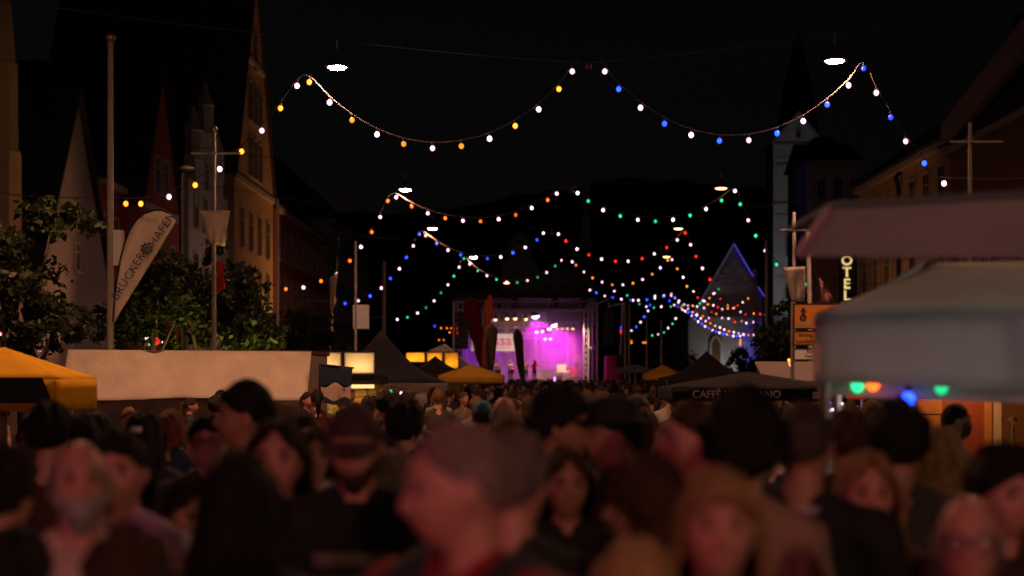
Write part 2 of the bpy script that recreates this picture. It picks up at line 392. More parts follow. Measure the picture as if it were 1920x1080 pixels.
MB().tube([(kx(1332),-.1,.1),(kx(1332),-.1,az(643,CH)),(kx(1336),-.1,az(635,CH)),(kx(1342),-.1,az(629,CH)),(kx(1348),-.1,az(635,CH)),(kx(1352),-.1,az(643,CH)),(kx(1352),-.1,.1)], .1, 6).build('door_arch', mat('bright_limewash', (.8,.8,.82), .7), dk)
def floodlight(label, loc, target, col, energy, size=45):
    t = thing('floodlight', label, 'floodlight', loc)
    MB().box(-.18,.18,-.1,.12,.12,.4).build('housing', BLACK, t)
    MB().tube([(-.22,0,0),(-.22,0,.25),(.22,0,.25),(.22,0,0)], .02, 5).build('bracket', BLACK, t)
    MB().box(-.15,.15,.121,.135,.15,.37).build('lens', emis('lens_%.1f_%.1f'%(col[0],col[2]), col, 2), t)
    l = bpy.data.lights.new('floodlight_beam', 'SPOT'); l.energy = energy; l.color = col; l.spot_size = R(size); l.spot_blend = .7; l.shadow_soft_size = .15
    o = bpy.data.objects.new('beam', l); C.objects.link(o); o.parent = t
    o.location = (0,.3,.3); d = Vector(target)-Vector(loc)-Vector(o.location)
    o.rotation_euler = d.to_track_quat('-Z', 'Y').to_euler()
floodlight('blue floodlight on the ground before the chapel wall', (cw+1.6, CH-2.2, 0), (cw+1.7, CH, 3.6), (.12,.1,1), 600, 40)
floodlight('white floodlight on the ground before the chapel door', (cw-.3, CH-2.5, 0), (cw-1.0, CH, 3.4), (1,.95,.85), 210, 70)
floodlight('cool floodlight below the church tower', (ax(1470,CT), CT-14, 0), (ax(1490,CT), CT, 17), (.95,.9,1), 1500, 50)
floodlight('added warm floodlight on the pavement before the steep ochre gable', (XL+7, 103, .1), (XL, 95, 14), (1,.42,.14), 2600, 75)  # unseen ground lamps, added to light the house fronts
floodlight('added warm floodlight on the pavement before the left turret', (XL+4.5, 56, .1), (XL-.5, 50.5, 10), (1,.42,.14), 800, 80)
floodlight('added dim floodlight on the pavement before the stepped gable', (XL+6, 79, .1), (XL, 77, 12), (1,.6,.4), 350, 80)
floodlight('added warm floodlight on the pavement before the orange house', (XR-5, 74, .1), (XR, 77, 10), (1,.4,.14), 500, 90)
# church behind the stage: bell gable, slim spire and rectory front
rb = house('rectory', 'pale house front with shuttered windows just above the stage roof', (ax(985,175), 175, 0), 0, ax(1112,175)-ax(985,175), 12, az(505,175), az(440,175), W_PALE, ROOFD, gable=False,
      wins=[(1.0+i*1.75, az(546,175), .8, 1.5) for i in range(4)])
bgx = ax(975,172)
bt = thing('bell_gable', 'curved baroque bell gable left behind the stage', 'gable', (bgx, 172, 0))
MB().prism([(-2,0,0),(2,0,0),(2,0,az(505,172)),(1.7,0,az(495,172)),(1.25,0,az(485,172)),(1.2,0,az(458,172)),(.9,0,az(446,172)),(.35,0,az(438,172)),(-.35,0,az(438,172)),(-.9,0,az(446,172)),(-1.2,0,az(458,172)),(-1.25,0,az(485,172)),(-1.7,0,az(495,172)),(-2,0,az(505,172))], (0,5,0)).build('wall', W_PALE, bt)
MB().box(-1.35, 1.35, -.15, .02, az(462,172), az(459,172)).build('cornice', TRIM, bt)
lancet(bt, 0, az(458,172), az(447,172), .6)
sp = thing('church_spire', 'slim pale gothic spire rising behind the stage roof', 'spire', (ax(1098,180), 180, 0))
MB().lathe([(1.15,0),(1.15,az(520,180)),(1.0,az(505,180)),(.9,az(470,180)),(.6,az(430,180)),(.33,az(395,180)),(.33,az(390,180)),(.7,az(383,180)),(.75,az(380,180)),(.6,az(376,180)),(.55,az(362,180)),(.3,az(350,180)),(.04,az(325,180))], (0,0,0), 8).build('shaft', W_PALE, sp)
for q in range(4): lancet(sp, -.6+q*.4, az(505,180), az(488,180), .2, y=-1.05)
# ------------------------------------------------------------------ hanging street lamps on span wires
ROWS = [(37.5,'first'), (60.6,'second'), (78.6,'third'), (100,'fourth')]
LENS_ON = emis('street_lamp_lens', (1,.44,.28), 620)
LENS_DIM = emis('street_lamp_lens_dim', (1,.4,.15), 12)
def lamp(pos, label, on=True, lens=None):
    t = thing('hanging_street_lamp', label, 'street lamp', pos, 0, 'street lamps hung over the street')
    MB().lathe([(.30,-.02),(.31,.0),(.27,.05),(.16,.12),(.07,.2),(.06,.34),(.02,.36)], n=20).build('lamp_shade', mat('lamp_shade_enamel', (.08,.075,.07), .6), t, True)
    MB().lathe([(.02,-.065),(.11,-.06),(.18,-.045),(.215,-.021)], n=16).build('lens', lens or (LENS_ON if on else LENS_DIM), t, True)
    MB().tube([(0,0,.35),(0,0,.62)], .012, 5).build('hanger', STEEL, t)
    return t
def wire(pts, label, r=.014):
    t = thing('span_wire', label, 'wire', pts[0], 0, 'span wires over the street')
    o = Vector(pts[0]); MB().tube([Vector(p)-o for p in pts], r, 5).build('cable', CABLE, t)
def sagline(a, b, sag, n=14):
    a = Vector(a); b = Vector(b); return [a.lerp(b, i/n)-Vector((0,0,sag*4*(i/n)*(1-i/n))) for i in range(n+1)]
lamps = [(632,125,1565,113,1104,118), (760,355,1352,352,1072,352), (811,428,1272,428,1035,431), (888,482,1250,481,1050,482)]
for (Y, nm), (lx, ly, rx, ry, mx_, my) in zip(ROWS, lamps):
    zr = .62
    a = at(lx,ly,Y)+Vector((0,0,zr)); b = at(rx,ry,Y)+Vector((0,0,zr)); m = at(mx_,my,Y)
    ea = Vector((XL,Y,a.z+1.6)); eb = Vector((XR,Y,b.z+1.6))
    wire(sagline(ea, a, .15, 8)[:-1]+sagline(a, m, .05, 8)[:-1]+sagline(m, b, .05, 8)[:-1]+sagline(b, eb, .15, 8), nm+' span wire across the street counted from the camera')
    lamp(at(lx,ly,Y), nm+' hanging street lamp on the left, counted from the camera')
    lamp(at(rx,ry,Y), nm+' hanging street lamp on the right, counted from the camera', on=(nm == 'first'))
    j = MB().ball((0,0,0), .09, 10, 6).build('junction_box', mat('junction_brown', (.12,.05,.03), .8), None, True, at(mx_, my+6, Y))
    tag(j, 'small round brown junction on the %s span wire' % nm, 'junction box', 'junctions on the span wires')
for px, py, Y, nm in ((950,530,120,'far hanging street lamp just above the stage roof, upper one'), (949,546,132,'far hanging street lamp just above the stage roof, lower one'), (1033,545,132,'far dim hanging street lamp above the stage, right of two bright ones')):
    lamp(at(px,py,Y), nm, on=False)
wire(sagline(at(900,524,120), at(1110,520,120), .3), 'far span wire above the stage')
# the row carried on out of view: unseen lamps added to light the crowd
LENS_NEAR = emis('added_lamp_lens_near', (1,.45,.24), 1400)
LENS_BACK = emis('added_lamp_lens_back', (1,.32,.2), 110)
for Y, e, ln in ((17.5,'over the crowd in front', LENS_NEAR), (-4,'behind the camera', LENS_BACK)):
    for X, s in ((-4.8,'left'), (7.2,'right')):
        lamp((X, Y, 9.2), 'added hanging street lamp %s, %s side of the street' % (e, s), lens=ln)
    wire(sagline((XL,Y,11.2), (-4.8,Y,9.82), .15, 8)[:-1]+sagline((-4.8,Y,9.82), (7.2,Y,9.82), .3, 8)[:-1]+sagline((7.2,Y,9.82), (XR,Y,11.2), .15, 8), 'span wire carrying the added lamps '+e)

# unseen fill lamps added behind the camera to light faces and stall
def fill_lamp(label, loc, h, m):
    t = thing('added_post_lamp', label, 'street lamp', loc, 0, 'added fill lamps behind the camera')
    MB().lathe([(.14,0),(.14,.12),(.07,.2),(.055,h-.3),(.09,h-.22),(.05,h-.18)], n=12).build('post', BLACK, t, True)
    MB().ball((0,0,h), .18, 16, 10).build('globe', m, t, True); MB().lathe([(.2,h+.13),(.12,h+.2),(.03,h+.26)], n=12).build('cap', BLACK, t, True)
fill_lamp('added fill lamp with warm globe behind the camera on the right', (3.6,-5,0), 3.8, emis('warm_fill_globe', (1,.56,.36), 360))
fill_lamp('added fill lamp with rosy globe behind the camera on the left', (-3.4,-5,0), 3.6, emis('rosy_fill_globe', (1,.2,.32), 360))
# ------------------------------------------------------------------ festoon strings
BC = dict(w=((1,.55,.74),4), a=((1,.27,.02),2.9), o=((1,.12,.008),3.0), b=((.012,.05,1),5), g=((.02,.75,.26),1.6), r=((1,.02,.01),2.4))
BM = {k: emis('bulb_'+k, c, s) for k, (c, s) in BC.items()}
for k, m_ in BM.items():      # no two bulbs burn quite alike
    n_ = m_.node_tree.nodes; oi = n_.new('ShaderNodeObjectInfo'); mr = n_.new('ShaderNodeMapRange'); mr.inputs[3].default_value = BC[k][1]*.5; mr.inputs[4].default_value = BC[k][1]*1.5
    m_.node_tree.links.new(oi.outputs['Random'], mr.inputs[0]); m_.node_tree.links.new(mr.outputs[0], n_['Principled BSDF'].inputs['Emission Strength'])
WORD = dict(w='white', a='amber', o='orange', b='blue', g='green', r='red')
SOCK = MB().lathe([(.022,.0),(.026,.02),(.026,.07),(.014,.085)], n=7).mesh('socket'); SOCK.materials.append(BLACK)
BULB = {}
for k in BC:
    me = MB().ball((0,0,-.062), (.057,.057,.064), 10, 7).mesh('bulb'); me.materials.append(BM[k])
    me.polygons.foreach_set('use_smooth', [True]*len(me.polygons)); BULB[k] = me
def festoon(label, pts, cols, ends=(), bscale=1, lead=None, sockets=True, r=.012, group='festoon strings over the street'):
    """pts: bulb centres; the cable runs just above them"""
    o = Vector(pts[0]); t = thing('festoon_string', label, 'light string', o, 0, group)
    up = Vector((0,0,.14*bscale))
    path = [Vector(p)+up-o for p in pts]
    if lead: path = [Vector(p)-o for p in lead[0]]+path+[Vector(p)-o for p in lead[1]]
    sm = []
    for i in range(len(path)-1):
        p0, p1, p2, p3 = path[max(i-1,0)], path[i], path[i+1], path[min(i+2,len(path)-1)]
        for q in range(4):
            u = q/4; sm.append(.5*((2*p1)+(p2-p0)*u+(2*p0-5*p1+4*p2-p3)*u*u+(3*p1-p0-3*p2+p3)*u**3))
    sm.append(path[-1])
    MB().tube(sm, r, 5).build('cable', CABLE, t)
    for i, p in enumerate(pts):
        k = cols[i % len(cols)]
        tw = .6+.8*random.random() if bscale == 1 else 1
        b = link_part('bulb', BULB[k], t, Vector(p)-o+Vector((0,0,.062*bscale)), (0,0,0), (bscale,)*3)
        if sockets: link_part('socket', SOCK, b)
def px(Y, lst): return [at(x,y,Y) for x, y in lst]
L1 = [(236,382),(264,382),(317,369),(366,347),(412,317),(453,284),(491,245),(526,203),(557,161),(580,154),(618,192),(660,225),(707,252),(757,270),(811,278),(865,274),(918,260),(966,236),(1010,205),(1048,167),(1073,134)]
L1c = 'aawawawawa'+'wawawawawaw'
R1 = [(1134,134),(1160,167),(1201,202),(1246,232),(1296,253),(1349,264),(1404,263),(1457,250),(1506,227),(1551,196),(1591,160),(1619,128),(1643,174),(1670,220),(1698,265),(1733,306),(1770,344)]
L2 = [(536,542),(569,539),(602,527),(630,510),(656,489),(677,463),(697,435),(713,407),(727,377),(743,370),(772,387),(802,400),(835,409),(868,414),(901,415),(935,411),(967,403),(997,390),(1027,375),(1044,363)]
R2 = [(1083,362),(1103,377),(1131,394),(1163,405),(1196,412),(1229,415),(1262,412),(1294,404),(1324,392),(1353,376),(1378,358),(1388,383),(1403,413),(1417,442),(1435,470),(1456,496),(1480,518),(1510,533),(1543,539)]
L3 = [(647,569),(672,564),(694,555),(715,540),(732,522),(749,504),(762,483),(775,461),(786,439),(798,442),(819,457),(840,469),(864,478),(888,484),(914,485),(939,482),(962,474),(985,464),(1007,450),(1019,437)]
R3 = [(1047,439),(1061,452),(1082,467),(1104,478),(1128,486),(1154,490),(1178,490),(1204,485),(1227,476),(1250,464),(1270,450),(1285,437),(1295,459),(1305,481),(1317,503),(1331,524)]
L4 = [(745,599),(764,595),(783,587),(799,577),(814,564),(827,549),(840,534),(851,518),(861,501),(870,485),(881,495),(896,508),(913,517),(931,524),(950,529),(970,530),(989,526),(1008,520),(1025,511),(1041,499),(1052,488)]
R4 = [(1073,491),(1080,497),(1095,510),(1111,521),(1129,529),(1148,534),(1168,534),(1187,531),(1205,524),(1223,514),(1238,502),(1252,488),(1260,487),(1270,504),(1281,520),(1288,537)]
for lst, cs, Y, lab in ((L1,L1c,37.5,'nearest white and amber bulb string on the left'), (R1,'wb',37.5,'nearest white and blue bulb string on the right'),
        (L2,'ow',60.6,'second white and orange bulb string on the left'), (R2,'wg',60.6,'second white and green bulb string on the right'),
        (L3,'bw',78.6,'third white and blue bulb string on the left'), (R3,'wr',78.6,'third white and red bulb string on the right'),
        (L4,'wg',100,'fourth white and green bulb string left above the stage'), (R4,'wa',100,'fourth white and amber bulb string right of the stage')):
    P = px(Y, lst); left = lab.endswith('left') or 'left' in lab
    inner = [P[-1 if left else 0]+Vector((.12 if left else -.12,0,.34))]; far_ = P[0 if left else -1]
    outer = [Vector((XL if left else XR, Y, far_.z+.9)), far_.lerp(Vector((XL if left else XR, Y, far_.z+.9)), .4)+Vector((0,0,-.15))]
    festoon(lab, P, cs, lead=(outer, inner) if left else (inner, outer[::-1]))
S5 = [(1106,544),(1118,549),(1134,555),(1149,558),(1165,561),(1181,563),(1197,563),(1213,562),(1228,559),(1244,556)]
S5b = [(1172,626),(1184,620),(1193,613),(1201,604),(1208,594),(1215,583),(1219,572),(1228,555)]
S7 = [(1152,546),(1176,554),(1187,563),(1199,570),(1212,575),(1226,577),(1240,575),(1258,575)]
S7b = [(1223,629),(1234,627),(1245,623),(1253,615),(1261,607),(1267,597)]
S8 = [(1259,551),(1265,558),(1272,567),(1271,575),(1280,581),(1290,586),(1297,592),(1303,598),(1309,603),(1316,607),(1322,612),(1329,615),(1336,619),(1343,622),(1349,624),(1356,626),(1363,627),(1369,629),(1375,630),(1382,630),(1388,630),(1395,629)]
S9 = [(1283,571),(1290,579),(1299,585),(1306,591),(1314,597),(1323,602),(1332,606),(1341,611),(1350,614),(1358,618),(1367,621),(1376,623),(1385,625),(1394,627),(1403,628),(1413,628),(1432,628)]
for lst, cs, Y, lab in ((S5,'wb',112,'white and blue bulb string from the stage roof to the right'), (S5b,'bw',112,'short white and blue bulb string falling right of the stage'),
        (S7,'wg',118,'white and green bulb string right behind the stage corner'), (S7b,'gw',118,'short white and green bulb string falling left of the chapel'),
        (S8,'wb',122,'dense white and blue bulb string low across the chapel'), (S9,'wwow',121,'dense white and orange bulb string just above the blue one at the chapel')):
    festoon(lab, px(Y, lst), cs)
def cat_px(x0, y0, x1, y1, sag, n):
    return [(x0+(x1-x0)*i/(n-1)+random.uniform(-2,2), y0+(y1-y0)*i/(n-1)+sag*4*(i/(n-1))*(1-i/(n-1))+random.uniform(-2.5,2.5)) for i in range(n)]
for k, (a, cs, Y, lab) in enumerate((((1257,552,1346,543,26,12),'wawg',124,'far white, amber and green bulb string left in front of the chapel gable'),
        ((1299,548,1402,560,24,12),'wrwa',126,'far white, red and amber bulb string across the chapel gable'),
        ((1340,552,1459,579,22,11),'wrar',128,'far mostly red bulb string reaching right past the chapel'),
        ((1322,575,1412,603,10,9),'wraw',125,'short red and white bulb string at the lower chapel gable'),
        ((1243,556,1330,595,8,9),'wbwo',123,'mixed bulb string crossing left of the chapel door'))):
    festoon(lab, px(Y, cat_px(*a)), cs)
# one more string added above the picture, unseen, for coloured light on faces
festoon('added red and white bulb string over the crowd above the picture', sagline((-9,15,6.2), (0,15,8.6), .9, 13)[:-1]+sagline((0,15,8.6),(10,15,6.2),.9,13), 'wr')

# ------------------------------------------------------------------ poles and flags
def flagpole(label, px_, ytop, Y, r=.05, ball=True, ybot=None, cross=None, lean=0):
    top = az(ytop, Y); t = thing('flagpole', label, 'flagpole', (ax(px_,Y), Y, .1), 0)
    MB().lathe([(r*2.2,-.12),(r*2.2,.05),(r*1.2,.1),(r*1.1,.3),(r*.85,top-.1)], n=10).build('pole', POLE, t, True)
    if lean: t.rotation_euler = (0, R(lean), 0)
    if ball: MB().lathe([(r*.6,top-.1),(r*1.5,top-.05),(r*1.7,top),(r*1.0,top+.05),(.005,top+.08)], n=10).build('finial', mat('brass', (.5,.35,.12), .35, .8), t, True)
    if cross:
        yb, xa, xb = cross; z = az(yb, Y)-.1
        MB().tube([(ax(xa,Y)-t.location.x,-.09,z),(ax(xb,Y)-t.location.x,-.09,z)], r*.55, 6).build('crossbar', POLE, t)
    return t
fp = flagpole('tall pale flagpole with meter box left of the feather banner', 207, 80, 28.6, .062)
MB().box(.07,.23,-.09,.09,az(498,28.6)-.1,az(432,28.6)-.1).build('meter_box', WHITEP, fp)
flagpole('flagpole with crossbar and hanging banner before the steep ochre gable', 401, 250, 34, .05, cross=(288,360,452))
flagpole('thin pole right beside the steep ochre gable', 521, 372, 46, .045, False)
flagpole('thin pole with white notice left of the black pavilion', 667, 452, 44, .04, False)
flagpole('thin pole rising behind the black pavilion peak', 720, 490, 56, .06, False)
flagpole('thin pole left of the church tower foot', 1437, 450, 56, .06, False)
flagpole('crossbar flagpole with white banner above the orange road signs', 1489, 398, 38, .045, False, cross=(432,1462,1515))
flagpole('slanted flagpole with striped flag right of the road signs', 1524, 430, 40, .06, False, lean=-1.2)
flagpole('crossbar flagpole before the brown house on the right', 1819, 230, 30, .045, False, cross=(267,1779,1878))
for p, y, Y, lab in ((1172,565,105,'thin pole right beside the stage'), (1180,560,90,'second thin pole right of the stage loudspeaker'), (1213,590,95,'thin pole behind the blue parasol'), (1240,600,88,'thin pole between blue and yellow parasol'), (622,470,60,'thin pole with furled banner left of the black pavilion')):
    flagpole(lab, p, y, Y, .05, False)
nb = MB().box(-.22,.22,-.02,.02,-.33,.33).build('notice', WHITEP, None, False, at(677,594,44)); tag(nb, 'small white notice board on a thin pole left of the pavilion', 'notice board')
def cloth(name, label, cat, corners, Y, m, wav=.05, n=9, k=8, group=None, th=.008):
    """hanging cloth from four picture corners (tl, tr, br, bl) at depth Y with folds"""
    tl, tr, br, bl = [at(x,y,Y) for x, y in corners]; o = (tl+tr)/2; g = []
    for i in range(n+1):
        row = []
        for j in range(k+1):
            p = tl.lerp(tr, j/k).lerp(bl.lerp(br, j/k), i/n)-o
            p.y += wav*math.sin(j*2.1+i*.35)*(i/n)**.6+wav*.5*math.sin(j*.9+i*.8)
            row.append(p)
        g.append(row)
    ob = MB().sheet(g, th).build(name, m, None, True, o); return tag(ob, label, cat, group)
CREAM = canvas('cream_flag_cloth', (.85,.75,.62), .2)
cloth('hanging_banner', 'cream banner tapering down from the left crossbar flagpole', 'banner', ((374,395),(431,395),(420,462),(392,455)), 33.9, CREAM, .07)
cloth('flag', 'red furled flag hanging on the left crossbar flagpole', 'flag', ((405,488),(419,492),(421,540),(406,552)), 33.8, canvas('red_cloth', (.5,.06,.03), .3), .08)
cloth('hanging_banner', 'cream banner on the crossbar flagpole above the road signs', 'banner', ((1468,501),(1510,500),(1509,566),(1484,565)), 37.9, CREAM, .04)
cloth('flag', 'red and white striped flag near the hotel sign', 'flag', ((1536,520),(1546,535),(1564,565),(1540,568)), 39.5, canvas('pink_cloth', (.55,.25,.25), .3), .09)
cloth('flag', 'pale furled banner on a thin pole left of the pavilion', 'flag', ((618,520),(632,512),(628,575),(619,600)), 59.9, CREAM, .09)
cloth('flag', 'dark green drooping flag at the thin pole left of the pavilion', 'flag', ((602,462),(636,445),(632,510),(617,522)), 59.8, canvas('green_cloth', (.05,.1,.07), .3), .08)
# street lamp silhouette in front of the stepped gable
sl = thing('curved_street_lamp', 'dark curved-neck street lamp before the stepped gable', 'street lamp', (ax(341,40), 40, .1))
MB().tube([(0,0,0),(0,0,az(345,40)-.1),(.02,0,az(322,40)-.1),(.1,0,az(313,40)-.1),(.2,0,az(311,40)-.1)], [.09,.07,.06,.055,.05], 8).build('post', BLACK, sl)
MB().ball((.12,0,az(316,40)-.1), (.2,.16,.07), 10, 6).build('lamp_head', mat('grey_lamp_head', (.3,.28,.26), .5), sl, True)

# feather banner with ship wheel and lettering
BY = 28.2
fb = thing('feather_banner', 'cream feather banner with ship wheel and blue lettering on left flagpole', 'banner', at(214,606,BY))
o = at(214,606,BY)
edge_l = [(213,604),(216,560),(221,520),(227,485),(234,458),(244,432),(256,413),(272,400),(290,394),(304,394),(318,400)]
edge_r = [(215,604),(226,583),(242,557),(258,531),(273,507),(287,485),(300,464),(311,447),(320,433),(327,422),(331,414)]
g = []
for i, (a, b) in enumerate(zip(edge_l, edge_r)):
    row = []
    for j in range(7):
        u = j/6; p = at(a[0]+(b[0]-a[0])*u, a[1]+(b[1]-a[1])*u, BY)-o; p.y += .05*math.sin(i*.5)*u; row.append(p)
    g.append(row)
g = [r[::-1] for r in g]
MB().sheet(g, .012).build('cloth', CREAM, fb, True)
MB().tube([at(x-1,y,BY)-o for x, y in edge_l], .018, 6).build('rod', BLACK, fb)
INK = mat('navy_ink', (.05,.06,.12), .8)
def on_banner(px_, py_): v = at(px_,py_,BY)-o; return (v.x, v.y-.09, v.z)
text('BRUCKER', .2, INK, fb, on_banner(243,519), (R(90), -R(58), 0), spacing=1.12)
text('HAFEN', .2, INK, fb, on_banner(306,431), (R(90), -R(56), 0), spacing=1.12)
text('Frisch', .13, mat('faded_ink', (.35,.3,.24), .8), fb, on_banner(283,412), (R(90), R(6), 0))
wc = on_banner(277,467); whl = MB().torus(wc, .081, .014, 20, 5)
whl.torus(wc, .026, .01, 10, 4)
for k in range(8):
    a = k*math.pi/4+.3; whl.tube([(wc[0]+.02*math.cos(a),wc[1],wc[2]+.02*math.sin(a)),(wc[0]+.12*math.cos(a),wc[1],wc[2]+.12*math.sin(a))], .009, 4)
whl.build('ship_wheel_emblem', INK, fb)
# ------------------------------------------------------------------ trees
LEAF = None
def leafmat(name, col):
    m = mat(name, col, .6); n = m.node_tree.nodes; l = m.node_tree.links; b = n['Principled BSDF']; out = n['Material Output']
    ri = n.new('ShaderNodeNewGeometry'); rp = n.new('ShaderNodeValToRGB'); e = rp.color_ramp.elements
    e[0].color = (*[c*.55 for c in col],1); e[1].color = (*[c*1.4 for c in col],1)
    l.new(ri.outputs['Random Per Island'], rp.inputs[0]); l.new(rp.outputs[0], b.inputs['Base Color'])
    t = n.new('ShaderNodeBsdfTranslucent'); l.new(rp.outputs[0], t.inputs[0]); mx = n.new('ShaderNodeMixShader'); mx.inputs[0].default_value = .4
    l.new(b.outputs[0], mx.inputs[1]); l.new(t.outputs[0], mx.inputs[2]); l.new(mx.outputs[0], out.inputs[0])
    return m
LEAFM = leafmat('green_leaves', (.03,.044,.01)); BARK = mat('bark', (.11,.08,.055), .9, bump=.8, bscale=14, var=.3)
def tree(label, base, h, blobs, nleaf=2600, ls=.075, trunk_r=.08):
    t = thing('tree', label, 'tree', base, 0, 'street trees')
    c0 = Vector(blobs[0][0])
    MB().tube([(0,0,0),(.03,.02,h*.2),(c0.x*.5,c0.y*.5,h*.42),(c0.x,c0.y,c0.z)], [trunk_r*1.3,trunk_r,trunk_r*.8,trunk_r*.3], 8).build('trunk', BARK, t, True)
    lim = MB()
    for c, r in blobs[1:]:
        c = Vector(c); lim.tube([(c0.x*.4,c0.y*.4,h*.38),(c.x*.6,c.y*.6,c.z*.8),(c.x,c.y,c.z)], [trunk_r*.6,trunk_r*.4,trunk_r*.12], 6)
    if len(blobs) > 1: lim.build('limbs', BARK, t)
    V = []; Fc = []; k = 0
    tot = sum(r[0]*r[1]*r[2] for _, r in blobs)
    for c, r in blobs:
        n = int(nleaf*r[0]*r[1]*r[2]/tot)
        cl = [(rng.normal(0,1,3), ) for _ in range(max(6, n//45))]
        for q in range(n):
            d = cl[q % len(cl)][0]; d = d/np.linalg.norm(d)
            rad = .55+.5*((q % len(cl))*.618 % 1)
            p = np.array(c)+d*np.array(r)*rad+rng.normal(0,.13,3)*np.array(r)
            a = rng.normal(0,1,3); a /= np.linalg.norm(a); b = np.cross(a, rng.normal(0,1,3)); b /= np.linalg.norm(b)
            s = ls*(.6+.8*rng.random())
            V += [p-a*s, p+b*s*.55, p+a*s, p-b*s*.55]; Fc.append((k,k+1,k+2,k+3)); k += 4
    MB().add([tuple(v) for v in V], Fc).build('crown', LEAFM, t)
    return t
B = lambda x,y,z,r: ((x,y,z),(r,r,r*.85))
tree('dark tree in front of the white awning at the left border', (ax(40,20),20,.12), 4.3, [B(0,0,2.9,.75),B(-.55,.2,3.4,.6),B(.5,-.1,2.55,.5),B(.3,.2,3.6,.55),B(-.2,-.2,2.3,.5),B(-.9,0,2.4,.5)], 4200, .06)
tree('small tree behind the feather banner', (ax(285,36),36,.12), 5, [B(0,0,3.3,.9),B(-.7,0,2.9,.7),B(.7,.1,3.6,.75),B(.2,0,4.3,.6)], 3600, .075)
tree('small tree around the crossbar flagpole', (ax(375,37),37,.12), 5.4, [B(0,0,3.4,.9),B(-.5,0,4.2,.7),B(.6,.1,3.2,.8),B(.5,0,4.5,.6),B(-.3,0,2.6,.6)], 3800, .075)
tree('small tree with sunlit-looking yellow green edge right of the crossbar flagpole'.replace('sunlit-looking ',''), (ax(455,36),36,.12), 4.6, [B(0,0,2.9,.8),B(.5,-.2,2.6,.6),B(-.3,.1,3.6,.7),B(.2,0,3.9,.5)], 3600, .075)
tree('bushy tree left of the thin pole beside the ochre gable', (ax(560,52),52,.12), 5, [B(0,0,3.0,1.1),B(.9,0,2.7,.9),B(-.8,0,3.0,.9)], 3000, .09)
tree('dark tree beside the chapel door', (ax(1405,108),108,.12), 4.4, [B(0,0,3.2,1.2),B(.9,0,2.7,1.0),B(-.9,0,2.5,.9)], 1800, .12)
tree('leafy tree behind the orange road signs', (ax(1465,44),44,.12), 4.4, [B(0,0,2.7,.9),B(.3,0,3.5,.6),B(-.2,0,2.2,.6)], 2600, .085)
tree('dark tree right of the stage behind the blue parasol', (ax(1262,112),112,.12), 4.4, [B(0,0,3.0,1.2),B(.9,0,2.6,1.0),B(-.9,0,2.7,1.0)], 1500, .12)
def lights_cluster(name, label, px_, py_, Y, lst, sz):
    t = thing(name, label, 'light', at(px_,py_,Y))
    MB().tube([((x-px_)/F*Y, .02, (py_-y)/F*Y+.11*sz) for x, y, _ in lst], .006, 4).build('cord', BLACK, t)
    for x, y, k in lst:
        link_part('bulb', BULB[k], t, ((x-px_)/F*Y, random.uniform(-.1,.1), (py_-y)/F*Y), (0,0,0), (sz,)*3)
lights_cluster('shop_lights', 'red and white shop lights seen through the trees', 290, 630, 45, [(283,613,'w'),(291,622,'w'),(286,626,'w'),(297,632,'r'),(300,637,'r'),(281,641,'w'),(287,642,'w'),(294,640,'r'),(304,636,'w'),(303,617,'w'),(275,630,'w'),(322,645,'o'),(327,642,'o')], .8)
lights_cluster('shop_lights', 'small white lights glowing through the dark left tree', 80, 660, 30, [(75,655,'w'),(87,656,'w'),(72,671,'w'),(80,674,'w'),(90,680,'w'),(56,646,'a'),(104,630,'w'),(103,638,'w')], .4)
lights_cluster('shop_lights', 'pinkish lights at the left picture border', 2, 618, 34, [(1,608,'w'),(4,618,'r'),(1,624,'w'),(13,613,'w')], .75)
lights_cluster('shop_lights', 'row of small amber lights left of the stage', 840, 614, 118, [(815,610,'b'),(827,614,'o'),(838,614,'o'),(846,614,'o'),(843,622,'a'),(857,614,'r'),(858,623,'r'),(823,636,'a'),(832,636,'a')], .85)
lights_cluster('shop_lights', 'warm lanterns under the strings right of the stage', 1200, 640, 116, [(1184,637,'o'),(1184,641,'a'),(1206,641,'a'),(1211,641,'a')], .9)
lights_cluster('shop_lights', 'single warm lantern before the chapel', 1388, 640, 118, [(1388,636,'a'),(1388,641,'a'),(1388,645,'o')], .9)

floodlight('small added lamp under the tree right of the crossbar flagpole', (ax(470,34.6),34.6,.12), (ax(450,36),36,2.6), (1,.75,.15), 520, 100)  # lamp added below the crown to light its leaves yellow green
